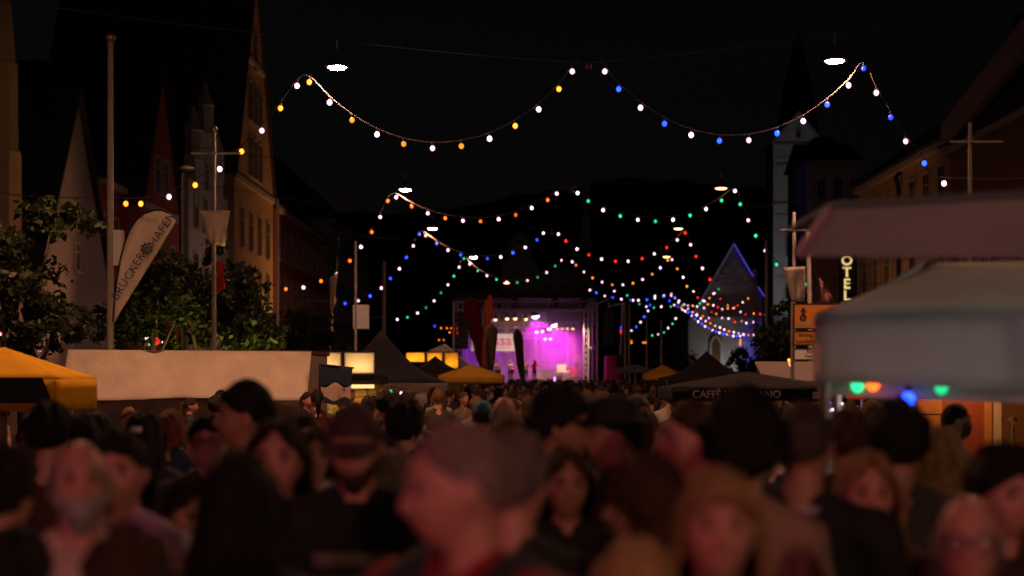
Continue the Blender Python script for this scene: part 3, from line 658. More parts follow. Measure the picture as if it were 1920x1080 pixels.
# ------------------------------------------------------------------ stalls, tents and parasols
def parasol(label, px_, Y, ztop, zbot, half, m, val=.22, pole=WHITEP, sq=True, black=None, valm=None, name='parasol', rz=0, concave=0, n=4):
    t = thing(name, label, 'parasol' if name == 'parasol' else 'tent', (ax(px_,Y), Y, 0), rz)
    k = n; R_ = half*(math.sqrt(2) if k == 4 else 1)
    ang = [math.pi/4+2*math.pi*i/k for i in range(k)]
    cor = [Vector((R_*math.cos(a), R_*math.sin(a), zbot+val)) for a in ang]; top = Vector((0,0,ztop))
    for i in range(k):
        a, b = cor[i], cor[(i+1)%k]; g = []
        for u in range(7):
            s = u/6; row = []
            for v in range(7):
                p = top.lerp(a.lerp(b, v/6), s)
                cz = concave*math.sin(math.pi*s)
                p.z -= cz+.02*math.sin(math.pi*v/6)*s*half
                row.append(p)
            g.append(row)
        MB().sheet(g, .012).build('canopy_panel', m, t, True)
        g = []
        for u in range(4):
            row = []
            for v in range(9):
                p = a.lerp(b, v/8); p = Vector((p.x*1.004, p.y*1.004, p.z-.013-val*u/3+.012*math.sin(v*3.0)*(u/3))); row.append(p)
            g.append(row)
        mid = (a+b)/2
        MB().sheet(g, .008).build('valance', (black if (black and i in (2,)) else (valm or m)), t, True)
        MB().tube([top.lerp(a*.97+Vector((0,0,a.z*.03)), s_/8)-Vector((0,0,.045+concave*math.sin(math.pi*s_/8))) for s_ in range(9)], .012, 5).build('rib', WOOD, t)
    if name == 'parasol':
        MB().tube([(0,0,0),(0,0,ztop-.03)], .035, 8).build('pole', pole, t)
        MB().lathe([(.35,0),(.35,.06),(.06,.1)], n=12).build('base', BLACK, t)
    else:
        for c in cor: MB().tube([(c.x*.985,c.y*.985,0),(c.x*.985,c.y*.985,c.z-.03)], .03, 6).build('tent_leg', STEEL, t)
    return t
YEL = canvas('yellow_canvas', (.75,.42,.02), .3); YELF = canvas('ochre_canvas', (.62,.36,.04), .3)
BLK = canvas('black_canvas', (.018,.018,.02), .02); BLKP = mat('black_print', (.015,.015,.018), .7)
WHC = canvas('white_canvas', (.78,.74,.68), .25); GREY = canvas('grey_canvas', (.56,.6,.62), .4); BLUEC = canvas('slate_blue_canvas', (.16,.2,.28), .2)
p = parasol('big yellow parasol with black panel at the left border', 7, 15.7, 2.2, 1.6, .72, YEL, .3, WOOD)
MB().prism([(-.72,-.735,1.66),(.70,-.735,1.66),(.60,-.735,1.9),(-.72,-.735,1.9)], (0,-.006,0)).build('black_panel', BLKP, p)
parasol('ochre yellow parasol in front of the stage on the left', 885, 42, az(683,42), az(718,42), .84, YELF, .2)
parasol('small slate blue parasol right of the stage', 1191, 70, az(683,70), az(699,70), .75, BLUEC, .16)
t = parasol('bright yellow parasol tilted beside the black tents on the right', 1243, 50, az(684,50), az(712,50), .6, YEL, .16)
p = parasol('black cafe parasol with pale lettering on its valance', 1402, 16, az(697,16), az(748,16), .82, BLK, .12, WOOD, valm=BLK)
text('CAFFÈ VERGNANO', .098, mat('valance_print', (.85,.75,.62), .8), p, (-.22, -.835, az(738,16)), bold=.001)
MB().box(.5,.78,-.836,-.832,az(746,16),az(734,16)).build('white_patch', mat('faded_white_print', (.55,.48,.4), .8), p)
# black pavilion with concave roof
pv = parasol('black pointed pavilion tent left of the stage', 715, 36, az(618,36), az(735,36), 1.42, BLK, .22, name='pavilion', concave=.22, valm=canvas('grey_tent_lining', (.5,.45,.38), .3))
parasol('black pointed pavilion tent right before the chapel', 1325, 45, az(658,45), az(722,45), 1.25, BLK, .2, name='pavilion', concave=.16)
parasol('small dark pointed tent between yellow parasol and lit kiosk', 816, 52, az(667,52), az(700,52), .62, canvas('charcoal_canvas', (.07,.06,.055), .1), .14, name='pavilion', concave=.03)
def lightbox(parent, x0, x1, y, z0, z1, col, power):
    """a shallow lamp box: translucent front sheet, white inside, one glowing tube"""
    key = 'lamp_sheet'
    if key not in MATS:
        m = bpy.data.materials.new(key); m.use_nodes = True; MATS[key] = m; n = m.node_tree.nodes; n.remove(n['Principled BSDF'])
        t_ = n.new('ShaderNodeBsdfTranslucent'); t_.inputs[0].default_value = (.85,.82,.75,1); m.node_tree.links.new(t_.outputs[0], n['Material Output'].inputs[0])
    f = MB().box(x0, x1, y-.004, y, z0, z1).build('lamp_sheet', MATS[key], parent)
    b = MB(); d = .22
    b.box(x0, x1, y+d, y+d+.02, z0, z1).box(x0-.02, x0, y+.002, y+d+.02, z0-.02, z1+.02).box(x1, x1+.02, y+.002, y+d+.02, z0-.02, z1+.02).box(x0, x1, y+.002, y+d+.02, z1, z1+.02).box(x0, x1, y+.002, y+d+.02, z0-.02, z0)
    b.build('lamp_housing', mat('white_housing', (.8,.78,.74), .8), f)
    MB().tube([(x0+.06,y+.12,z0+(z1-z0)*.33),(x1-.06,y+.12,z0+(z1-z0)*.33)], .02, 8).build('lamp_tube', emis('tube_%.2f' % col[2], col, power), f)
    bb = MB(); bb.box(x0-.035,x1+.035,y-.01,y+.03,z1+.021,z1+.05).box(x0-.035,x1+.035,y-.01,y+.03,z0-.05,z0-.021).box(x0-.05,x0-.021,y-.01,y+.03,z0-.05,z1+.05).box(x1+.021,x1+.05,y-.01,y+.03,z0-.05,z1+.05)
    bb.build('lamp_frame', BLACK, f)
# tent with yellow lit fascia
LIT_Y = emis('yellow_lit_panel', (1,.38,.015), .95); LIT_W = emis('warm_white_lit_panel', (1,.62,.24), 1.5); LIT_D = emis('amber_lit_panel', (1,.38,.05), .8)
Yt = 60; yt = thing('lit_tent', 'white pointed tent with glowing yellow panels beside the stage', 'tent', (ax(828,Yt), Yt, 0))
def tx(p_): return ax(p_,Yt)-ax(828,Yt)
MB().prism([(tx(795),0,az(662,Yt)),(tx(893),0,az(697,Yt)),(tx(893),0,az(694,Yt)),(tx(832),0,az(645,Yt))], (0,2.2,0)).build('roof', WHC, yt)
for a, b, c in ((762,798,678),(801,831,681),(834,861,690)):
    lightbox(yt, tx(a)+.03, tx(b)-.03, -.3, az(c,Yt), az(662,Yt), (1,.33,.012), 55)
MB().box(tx(762), tx(890), -.02, .04, az(700,Yt), az(692,Yt)).build('fascia', BLACK, yt)
for a in (764, 861, 889): MB().tube([(tx(a),.06,0),(tx(a),.06,az(664 if a < 880 else 694,Yt))], .03, 6).build('tent_leg', STEEL, yt)
MB().box(tx(764), tx(861), .9, .95, 0, az(700,Yt)).build('back_wall', mat('ochre_board', (.5,.28,.08), .8), yt)
for a, b, c, d in ((812,817,689,694),(822,830,691,694)):
    MB().box(tx(a), tx(b), -.9, -.8, az(d,Yt), az(c,Yt)).build('lamp', LIT_D, yt)
# long white awning on the left
Ya = 25; xa0, xa1 = ax(128,Ya), ax(584,Ya)
aw = thing('awning_trailer', 'long stall trailer with cream canvas side awning on the left', 'stall', ((xa0+xa1)/2, Ya, 0))
hw = (xa1-xa0)/2; g = []
for i in range(13):
    row = []; u = i/12
    for j in range(41):
        v = j/40
        z = az(656+4*v,Ya)+(az(748,Ya)-az(656+4*v,Ya))*u
        y = -.5*u+.05*math.sin(v*29+u*3)*u*(1-u)*2+.03*math.sin(v*61-u*6)*u*(1-u)+.06*math.exp(-((v-.78+.1*u)/.03)**2)*u+.05*math.exp(-((v-.35-.12*u)/.04)**2)-.03*math.exp(-((v-.62)/.02)**2)
        z -= .02*math.sin(v*9)*u
        row.append((-hw+2*hw*v, y, z))
    g.append(row[::-1])
MB().sheet(g, .012).build('awning', canvas('cream_canvas', (.85,.71,.58), .1), aw, True)
MB().box(-hw+.05, hw-.05, .12, 2.4, .35, az(664,Ya)).build('body', mat('tan_trailer_panel', (.5,.38,.27), .6, var=.1), aw)
MB().box(-hw+.02, hw-.02, .0, 2.5, az(664,Ya)+.003, az(657,Ya)).build('roof', mat('brown_roof_edge', (.15,.08,.05), .7), aw)
MB().box(-hw+.1, hw-.1, -.02, .1, .95, 1.02).build('counter', WOOD, aw)
for s in (-1,1):
    MB().tube([(s*(hw-.1),.1,az(690,Ya)),(s*(hw-.1),-.49,az(747,Ya))], .015, 5).build('awning_arm', STEEL, aw)
    MB().lathe([(.3,-.1),(.33,0),(.3,.1)], (s*(hw-.9),.5,.33), 14, 'x').build('wheel', BLACK, aw)
# kiosk with lit boxes
Yk = 31; kk = thing('lit_kiosk', 'kiosk with two glowing warm white light boxes on its roof edge', 'kiosk', (ax(644,Yk), Yk, 0))
def kx2(p_): return ax(p_,Yk)-ax(644,Yk)
for a, b, m in ((581,644,LIT_W),(648,706,LIT_W)):
    lightbox(kk, kx2(a)+.03, kx2(b)-.03, -.3, az(699,Yk), az(663,Yk), (1,.58,.22), 125)
MB().box(kx2(578), kx2(712), -.13, 1.9, az(720,Yk), az(703,Yk)).build('fascia', BLACK, kk)
MB().box(kx2(590), kx2(702), -.15, -.02, az(728,Yk), az(721,Yk)).build('glow_strip', LIT_W, kk)
MB().box(kx2(582), kx2(706), 1.7, 1.76, 0, az(720,Yk)).build('back_wall', mat('yellow_wood_panel', (.6,.36,.1), .6, var=.2), kk)
MB().box(kx2(584), kx2(704), -.05, .45, .9, 1.0).build('counter', WOOD, kk); MB().box(kx2(586), kx2(702), .0, .04, 0, .9).build('front_panel', WOOD, kk)
for a in (580, 708): MB().box(kx2(a)-.03, kx2(a)+.03, -.05, .02, 0, az(720,Yk)).build('post', WOOD, kk)
for a in (640, 672): MB().box(kx2(a)-.02, kx2(a)+.02, 1.66, 1.7, 1.0, az(722,Yk)).build('shelf_post', WOOD, kk)
for k in range(9): MB().lathe([(.03,0),(.03,.15),(.012,.2),(.012,.26)], (kx2(598+k*11), 1.55, 1.03), 7).build('bottle', mat('green_bottle', (.1,.25,.08), .2), kk)
li = bpy.data.lights.new('kiosk_ceiling_lamp', 'AREA'); li.energy = 16; li.size = .8; li.color = (1,.6,.22)
lo = bpy.data.objects.new('ceiling_lamp', li); C.objects.link(lo); lo.parent = kk; lo.location = (0,.8,az(722,Yk))
lights_cluster('party_bulbs', 'red, white and green bulbs under the kiosk and pavilion edge', 690, 738, 29.5, [(585,738,'o'),(663,738,'r'),(732,731,'g'),(752,734,'w'),(763,734,'r'),(592,764,'g')], .5)
# banner hanging in front of the kiosk
Yb = 24.5; bn = thing('wave_banner', 'navy and cream banner with wavy bands in front of the lit kiosk', 'banner', at(630,720,Yb))
def wave_sheet(y0a, y0b, amp0, y1a, amp1, name, m, xa=(603,662), xb=(598,657), yoff=0):
    g = []; bo = at(630,720,Yb)
    for i in range(7):
        row = []; u = i/6
        for j in range(17):
            v = j/16
            ytop = y0a+(y0b-y0a)*v+amp0*math.sin(v*9.5+.2); ybot = y1a+amp1*math.sin(v*9.5+.2)
            q = ytop+(ybot-ytop)*u
            s = (q-684)/72; x0 = xa[0]+(xb[0]-xa[0])*s; x1 = xa[1]+(xb[1]-xa[1])*s
            pnt = at(x0+(x1-x0)*v, q, Yb)-bo; pnt.y += .03*math.sin(v*5)+yoff; row.append(pnt)
        g.append(row[::-1])
    MB().sheet(g, .008).build(name, m, bn, True)
NAVY = canvas('navy_cloth', (.03,.05,.09), .08)
wave_sheet(684, 690, 0, 722, 5, 'upper_cloth', NAVY)
wave_sheet(722, 722, 5, 752, -4, 'lower_cloth', canvas('pinkish_cloth', (.62,.46,.38), .15), yoff=.003)
wave_sheet(748, 748, -4, 757, -2, 'hem_cloth', NAVY)
bo = at(630,720,Yb)
MB().tube([at(600,683,Yb)-bo, at(664,690,Yb)-bo], .014, 6).build('rail', BLACK, bn)
MB().tube([at(600,683,Yb)-bo, Vector((at(600,683,Yb).x-bo.x, 0, -bo.z))], .02, 6).build('pole', BLACK, bn)
MB().torus(at(645,730,Yb)-bo+Vector((0,-.05,0)), .02, .008, 12, 4).build('emblem', mat('faded_ink2', (.3,.2,.16), .8), bn)
# right hand: road signs
Ys = 24; rs = thing('road_sign', 'orange and white direction signs stacked on posts at right', 'road sign', (ax(1487,Ys), Ys, 0))
rx = lambda p_: ax(p_,Ys)-ax(1487,Ys)
ORG = mat('orange_sign_face', (.62,.22,.02), .5); SBK = mat('sign_black', (.02,.015,.01), .6)
for y0, y1, m in ((569,617,ORG),(620,648,ORG),(653,676,mat('white_sign_face', (.68,.62,.56), .5))):
    f = MB().box(0, rx(1588), -.02, .0, az(y1,Ys), az(y0,Ys)).build('sign_plate', m, rs)
    bb = MB(); z0, z1 = az(y1,Ys), az(y0,Ys)
    bb.box(.0, rx(1588), -.026, -.0205, z1-.02, z1).box(.0, rx(1588), -.026, -.0205, z0, z0+.02).box(0,.02,-.026,-.0205,z0+.02,z1-.02).build('border', SBK, f)
for a in (1486, 1580): MB().tube([(rx(a),.03,0),(rx(a),.03,az(566,Ys))], .03, 8).build('post', STEEL, rs)
MB().prism([(rx(1499),-.024,az(586,Ys)),(rx(1505.5),-.024,az(576,Ys)),(rx(1512),-.024,az(586,Ys)),(rx(1508),-.024,az(585,Ys)),(rx(1508),-.024,az(590,Ys)),(rx(1503),-.024,az(590,Ys)),(rx(1503),-.024,az(585,Ys))], (0,-.004,0)).build('arrow', SBK, rs)
MB().torus((rx(1505.5),-.026,az(596,Ys)), .045, .009, 18, 4).build('roundel', SBK, rs)
MB().torus((rx(1505.5),-.026,az(596,Ys)), .022, .007, 12, 4).build('roundel_core', SBK, rs)
MB().box(rx(1494),rx(1520),-.026,-.0205,az(610,Ys),az(605,Ys)).build('pale_strip', mat('grey_sign_strip', (.35,.3,.28), .6), rs)
text('Inning', .09, SBK, rs, (rx(1496),-.024,az(628,Ys)), align='LEFT'); text('Landsberg', .09, SBK, rs, (rx(1492),-.024,az(640,Ys)), align='LEFT')
text('Kloster', .075, SBK, rs, (rx(1512),-.024,az(659,Ys)), align='LEFT'); text('Verein', .075, SBK, rs, (rx(1508),-.024,az(668,Ys)), align='LEFT')
# hotel blade sign
Yh = 89; hs = thing('blade_sign', 'vertical lit letter sign on the brown building above the grey stall', 'sign', (ax(1588,Yh), Yh, 0))
LET = emis('lit_letters', (1,.7,.28), .95)
MB().box(-.42,.42,.02,.25,az(582,Yh),az(460,Yh)).build('board', mat('dark_sign_board', (.03,.02,.015), .7), hs)
for k, c in enumerate('HOTEL'): text(c, .78, LET, hs, (0,0,az(467+22*k,Yh)), name='letter', extrude=.02, bold=.015)
for z in (az(475,Yh), az(560,Yh)): MB().box(.42, XR-ax(1588,Yh)+.4, .1, .16, z, z+.06).build('bracket', BLACK, hs)
# stalls in the right middle ground
def small_stall(label, x0, x1, y0, y1, Y, roofm, wallm, lamp=None, lit=0):
    t = thing('market_stall', label, 'stall', (ax((x0+x1)/2,Y), Y, 0)); hw = (x1-x0)/2/F*Y
    zt, zb = az(y0,Y), az(y1,Y)
    MB().prism([(-hw,-.35,zb),(-hw,.9,zt),(-hw,.9,zt+.03),(-hw,-.35,zb+.03)], (2*hw,0,0)).build('roof', roofm, t)
    MB().box(-hw+.03, hw-.03, .85, .9, 0, zt-.03).build('back_wall', wallm, t)
    MB().box(-hw+.03, hw-.03, -.2, .2, .9, .97).build('counter', WOOD, t); MB().box(-hw+.05, hw-.05, -.15, -.1, 0, .9).build('front_panel', WOOD, t)
    for s in (-1,1): MB().tube([(s*(hw-.03),-.3,0),(s*(hw-.03),-.3,zb+.01)], .025, 6).build('post', STEEL, t)
    if lit:
        b = link_part('bulb', BULB[lamp], t, (0,.1,zb-.02), (0,0,0), (lit,)*3)
    return t
small_stall('stall with pale tilted roof behind the black pavilion on the right', 1428, 1545, 680, 716, 30, mat('pale_roof_sheet', (.5,.4,.33), .7), WOOD, 'a', .5)
small_stall('red roofed stall lit by white lamps beside the grey stall', 1545, 1612, 733, 748, 22, canvas('red_canvas', (.5,.03,.02), .3), mat('pink_board', (.5,.3,.26), .7), 'w', .35)
lights_cluster('party_bulbs', 'bright white bulbs in the red roofed stall', 1572, 758, 21.5, [(1566,757,'w'),(1571,752,'w'),(1576,751,'w'),(1580,754,'w'),(1573,760,'w'),(1558,767,'w'),(1562,765,'w'),(1557,751,'b')], .35)
lights_cluster('party_bulbs', 'warm and pink bulbs on the pale roofed stall', 1485, 682, 29, [(1484,682,'w'),(1480,672,'a'),(1480,678,'a')], .5)
lights_cluster('party_bulbs', 'white and pink bulbs under the black pavilion edge', 800, 722, 38, [(790,721,'w'),(797,722,'b'),(804,721,'w'),(808,724,'r'),(812,723,'w'),(800,766,'w')], .55)
# beer hut on the right
Yw = 16; bh = thing('wooden_hut', 'orange lit wooden serving hut behind the grey stall', 'hut', (ax(1740,Yw), Yw, 0)); wx = lambda p_: ax(p_,Yw)-ax(1740,Yw)
OW = mat('varnished_pine', (.55,.24,.08), .45, bump=.2, bscale=10, var=.2, vscale=5); RW = mat('red_brown_door', (.3,.07,.025), .5, var=.15)
for k in range(12):
    z = .1+k*.16; MB().box(wx(1720), wx(1765), -.02, .02, z, z+.145).build('plank', OW, bh)
MB().box(wx(1765)+.004, wx(1842), .0, .05, .05, 2.1).build('door', RW, bh)
MB().box(wx(1843), wx(1856), -.06, .06, 0, 2.15).build('post', OW, bh)
MB().box(wx(1861), wx(1876), -.03, .03, 0, 2.1).build('door_frame', mat('cream_panel', (.6,.5,.36), .6), bh)
MB().box(wx(1857), wx(2040), 1.5, 1.55, 0, 2.2).build('back_wall', mat('dark_brown_board', (.12,.06,.03), .7), bh)
MB().box(wx(1877), wx(2040), .1, .6, .95, 1.03).build('counter', WOOD, bh)
MB().box(wx(1700), wx(2060), -.6, 1.8, 2.2, 2.28).build('roof', WOOD, bh)
for a in (1885, 1912): MB().lathe([(.03,1.03),(.025,1.3),(.02,1.42),(.06,1.46),(.05,1.5)], (wx(a),.25,0), 8).build('beer_tap', mat('brass_tap', (.7,.6,.35), .25, .9), bh)
lt = MB().lathe([(.02,2.05),(.11,2.05),(.07,2.17),(.02,2.2)], (wx(1800),-.4,0), 12).build('lamp_shade', BLACK, bh)
MB().ball((wx(1800),-.4,2.06), .05, 10, 6).build('lamp_bulb', emis('hut_lamp', (1,.42,.12), 260), bh, True)
MB().ball((wx(1900),.5,2.06), .05, 10, 6).build('lamp_bulb', emis('hut_lamp', (1,.42,.12), 260), bh, True)
# grey stall in the right foreground
Yg = 7.0; gs = thing('market_tent', 'pale grey market stall canopy with deep valance in right foreground', 'stall', (ax(1530,Yg), Yg, 0), -R(12.5)); gx = lambda p_: ax(p_,Yg)-ax(1530,Yg)
W2 = 2.6; zt, zb = az(590,Yg), az(716,Yg)
g = []
prof = [(-.03,0),(-.028,.2),(-.024,.4),(-.016,.6),(.0,.78),(.03,.92),(.09,1.03),(.2,1.13),(.38,1.28),(.6,1.47),(.85,1.68),(1.1,1.88),(1.3,2.03)]
for (yy, q) in prof:
    row = []
    for j in range(37):
        v = j/36; up_ = max(0, q-.95)
        xx = W2*v; lx_ = .56*up_/1.08
        xx = lx_+(W2-lx_)*v
        sag = .012*math.sin(v*24+q*1.5)*max(0,1-q)+.02*math.sin(v*9.4)*math.sin(min(1,q/2)*math.pi)
        row.append((xx, yy+sag*.6, zb-.10*v*max(0,1-q)+(zt-zb)*q+sag*.4*(q > .9)))
    g.append(row)
MB().sheet(g, .008).build('canopy', GREY, gs, True)
g = []
for i in range(6):
    row = []
    for j in range(14):
        u = i/5; v = j/13
        row.append((.0+.01*math.sin(v*14)*u-.02*0, 2.2*v, zt+(zb-zt)*u))
    g.append(row)
MB().sheet(g, .008).build('side_valance', GREY, gs, True)
g = [[(.56*u, 1.25*u+(2.2-1.25*u-.9*u)*v, zt+.36*u-.03*math.sin(math.pi*u)) for v in np.linspace(0,1,8)] for u in np.linspace(0,1,7)]
MB().sheet([r[::-1] for r in g], .008).build('roof_panel', GREY, gs, True)
MB().prism([(0,.14,zb-.06),(0,.2,zb-.06),(0,.2,zb+.02),(0,.14,zb+.02)], (W2,0,-.1)).build('frame_bar', mat('grey_frame', (.3,.28,.27), .5), gs)
for x, y in ((.04,.06),(W2-.05,.06),(.04,2.15),(W2-.05,2.15)): MB().tube([(x,y,0),(x,y,zt-.02)], .025, 8).build('tent_leg', STEEL, gs)
MB().box(-.012,.02,-.045,-.035,az(700,Yg),az(645,Yg)).build('strap', mat('cream_strap', (.75,.6,.42), .7), gs)
for k, (a, b, c) in enumerate(((1608,722,'g'),(1637,719,'o'),(1703,748,'b'),(1765,726,'g'))):
    q = at(a,b,7.03 if a < 1650 else 6.96); t = thing('party_bulb', '%s glowing bulb under the grey stall valance%s' % (WORD[c], ['',' beside the left green one','',' on the right'][k] if k else ', leftmost'), 'bulb', q, 0, 'bulbs under the grey stall')
    bm_ = BULB[c]; link_part('bulb', bm_, t, (0,0,.03), (0,0,0), (.5,)*3); link_part('socket', SOCK, t, (0,0,.03), (0,0,0), (.5,)*3)
    MB().tube([(0,0,.06),(0,.0,.14)], .004, 4).build('cord', BLACK, t)
for k, (x, y) in enumerate(((.45,.5),(1.1,.5),(1.8,.5))):  # lamps added behind the valance so light shows through the cloth
    t = thing('added_pendant_lamp', 'small added fill lamp inside the grey stall, %s' % ('left','middle','right')[k], 'lamp', gs.matrix_basis @ Vector((x,y,1.96)), 0, 'added lamps in the grey stall')
    MB().ball((0,0,0), .035, 10, 6).build('bulb', emis('stall_fill_lamp', (1,.85,.68), 150), t, True); MB().lathe([(.05,.03),(.02,.06)], n=8).build('socket', BLACK, t); MB().tube([(0,0,.05),(0,0,.26)], .004, 4).build('cord', BLACK, t)
# awning blade above the stall
Yo = 5.6; ob = thing('sloping_awning', 'long dark grey awning edge above the grey stall canopy', 'awning', at(1515,478,Yo))
oo = at(1515,478,Yo); P = lambda x,y,d=0: at(x,y,Yo)-oo+Vector((0,d,0))
MB().prism([P(1498,480),P(1560,392),P(2300,350),P(2300,488)], (0,.05,0)).build('awning_face', canvas('dark_grey_canvas', (.36,.34,.34), .15), ob)
MB().prism([P(1545,392,-.02),P(1562,378,-.02),P(2300,336,-.02),P(2300,350,-.02)], (0,.9,0)).build('cassette', mat('navy_cassette', (.03,.035,.05), .5), ob)
MB().tube([P(1496,482,-.01),P(1558,392,-.01)], .02, 8).build('arm', mat('mauve_arm', (.35,.2,.3), .5), ob)
for a in (2150, 2280): MB().tube([P(a,400,.5), Vector((P(a,400,.5).x,.5,-oo.z))], .035, 8).build('support_post', STEEL, ob)
# pale shop wall behind trees at left
lp = thing('gate_pillar', 'pale stone gate pillar under the left tree', 'pillar', (ax(127,48), 48, .12))
MB().box(-.16,.16,-.16,.16,-.2,az(592,48)).build('shaft', TRIM, lp); MB().box(-.2,.2,-.2,.2,az(592,48)+.003,az(588,48)).build('cap', TRIM, lp)
# ------------------------------------------------------------------ stage
SY = 118.0; SK = SY/F
X = lambda p_: ax(p_, SY); Z = lambda p_: az(p_, SY)
FL = 1.45
st = thing('concert_stage', 'roofed concert stage with trusses lit in magenta at the street end', 'stage', (0, SY, 0))
DRAPE = mat('dark_stage_drape', (.02,.016,.02), .95, bump=.5, bscale=3); DECK = mat('stage_deck', (.05,.045,.05), .6)
MB().box(X(850), X(1120), -.3, 8, 0, FL).build('deck', DECK, st)
MB().box(X(846), X(1122), -.6, 8.2, Z(560), Z(546)).build('roof', mat('black_roof_skin', (.02,.02,.022), .8), st)
g = [[(X(862)+(X(1108)-X(862))*j/60, 7.6+.08*math.sin(j*1.7), FL+(Z(590)-FL)*i/4+.9*(i == 4)) for j in range(61)] for i in range(5)]
MB().sheet([r for r in g], .02).build('back_drape', DRAPE, st, True)
for px0 in (858,):
    g = [[(X(px0)+.06*math.sin(j*1.9), .6+6.6*j/30, FL+(Z(575)-FL)*i/4) for j in range(31)] for i in range(5)]
    MB().sheet([r[::-1] for r in g], .02).build('side_drape', DRAPE, st, True)
g = [[(X(1100)+.06*math.sin(j*1.9), 1.6+5.6*j/30, FL+(Z(575)-FL)*i/4) for j in range(31)] for i in range(5)]
MB().sheet(g, .02).build('side_drape', DRAPE, st, True)
def truss(a, b, size=.42, n=None, up=Vector((0,0,1)), name='truss', r=.035):
    a = Vector(a); b = Vector(b); d = (b-a); L = d.length; d.normalize(); s = d.cross(up).normalized(); u = s.cross(d)
    m = MB(); h = size/2; cs = [s*h+u*h, -s*h+u*h, -s*h-u*h, s*h-u*h]
    for c in cs: m.tube([a+c, b+c], r, 5)
    n = n or max(3, int(L/size/1.1))
    for k in range(n):
        p, q = a+d*L*k/n, a+d*L*(k+1)/n
        for i in range(4):
            c0, c1 = cs[i], cs[(i+1)%4]
            if k % 2: c0, c1 = c1, c0
            m.tube([p+c0, q+c1], r*.55, 4)
    return m.build(name, ALU, st)
truss((X(852),-.1,Z(574)), (X(1117),-.1,Z(574)), .62, 22, name='front_truss', r=.045)
truss((X(868),3,Z(607)), (X(1088),3,Z(607)), .45, 24)
truss((X(876),5,Z(626)), (X(1020),5,Z(626)), .4, 18)
for p_, y in ((855,-.1),(1115,-.1),(1100,1.3),(866,6)):
    truss((X(p_),y,0.05), (X(p_),y,Z(566)), .36, 16, Vector((0,1,0)), 'tower', r=.04)
for p_ in (935, 980, 1024):
    MB().tube([(X(p_),3,Z(585)),(X(p_),3,Z(617))], .03, 5).build('hanging_chain', STEEL, st)
MB().tube([(X(1069),4.5,FL),(X(1066),4.5,Z(620))], .05, 6).build('upright', ALU, st)
MB().tube([(X(930),-.25,FL+.03),(X(1112),-.25,FL+.03)], .05, 5).build('deck_edge', mat('pale_edge', (.6,.55,.5), .5), st)
for p0, p1 in ((1006,1037),(1037,1068)):
    b = MB(); b.tube([(X(p0),2.6,FL),(X(p0),2.6,Z(692)),(X(p1),2.6,Z(692)),(X(p1),2.6,FL)], .03, 5); b.box(X(p0)+.05,X(p1)-.05,2.62,2.66,FL,Z(694)).build('riser_front', mat('riser_grey', (.25,.22,.24), .7), st)
MB().box(X(1040), X(1100), 2.8, 5.5, FL, FL+.5).build('riser', DECK, st)
MB().tube([(X(1112),.4,Z(655)),(X(1103),.5,Z(650)),(X(1104),.6,Z(657)),(X(1116),.4,Z(650))], .07, 6).build('cloth_swag', WHITEP, st)
for a in (855, 1010, 1090): MB().tube([(X(a),-.2,Z(548)),(X(a)+.9,-.2,Z(563))], .03, 4).build('brace', ALU, st)
MB().tube([(X(1117),0,Z(572)),(X(1150),0,Z(556))], .05, 5).build('brace', ALU, st)
for k, p_ in enumerate((1034,)): pass
# hoists above the front truss
for p_ in (902, 965, 1041, 1095):
    t = thing('moving_head', 'black moving-head lamp hanging from the front truss, %s' % {902:'far left',965:'centre left',1041:'centre right',1095:'far right'}[p_], 'stage lamp', (X(p_), SY-.1, Z(563)), 0, 'dark lamps with added beams on the front truss')
    MB().box(-.25,.25,-.2,.2,-.25,.12).build('base', BLACK, t); MB().lathe([(.12,-.62),(.17,-.5),(.17,-.3),(.1,-.25)], n=10).build('head', BLACK, t); MB().box(-.3,-.25,-.05,.05,-.5,-.1).build('yoke', BLACK, t)
    l = bpy.data.lights.new('beam', 'SPOT'); l.energy = 2600; l.color = (1,.5,.35); l.spot_size = R(50); l.spot_blend = .8; l.shadow_soft_size = .1  # warm beam added to light the musicians from the front
    o = bpy.data.objects.new('beam', l); C.objects.link(o); o.parent = t; o.location = (0,.1,-.7); o.rotation_euler = Vector((-.3*X(p_)*.3, 2.2, FL+1-Z(563))).to_track_quat('-Z','Y').to_euler()
# screen
sc_ = thing('stage_screen', 'pale pink projection screen hanging left on the stage', 'screen', (X(923), SY+2.0, Z(641)))
MB().box(X(882)-X(923), X(966)-X(923), 0, .05, -.64, .64).build('screen', emis('screen_glow', (1,.62,.5), .62), sc_)
PINK = emis('screen_pink', (.9,.12,.3), .55)
text('ssa', 1.15, PINK, sc_, (.75,-.02,.12), bold=.02); MB().box(.25,1.35,-.014,-.006,-.42,-.36).build('underline', PINK, sc_)
for sx in (-1.5, 1.5): MB().tube([(sx,.02,.64),(sx,.02,1.1)], .015, 4).build('hanger', STEEL, sc_)
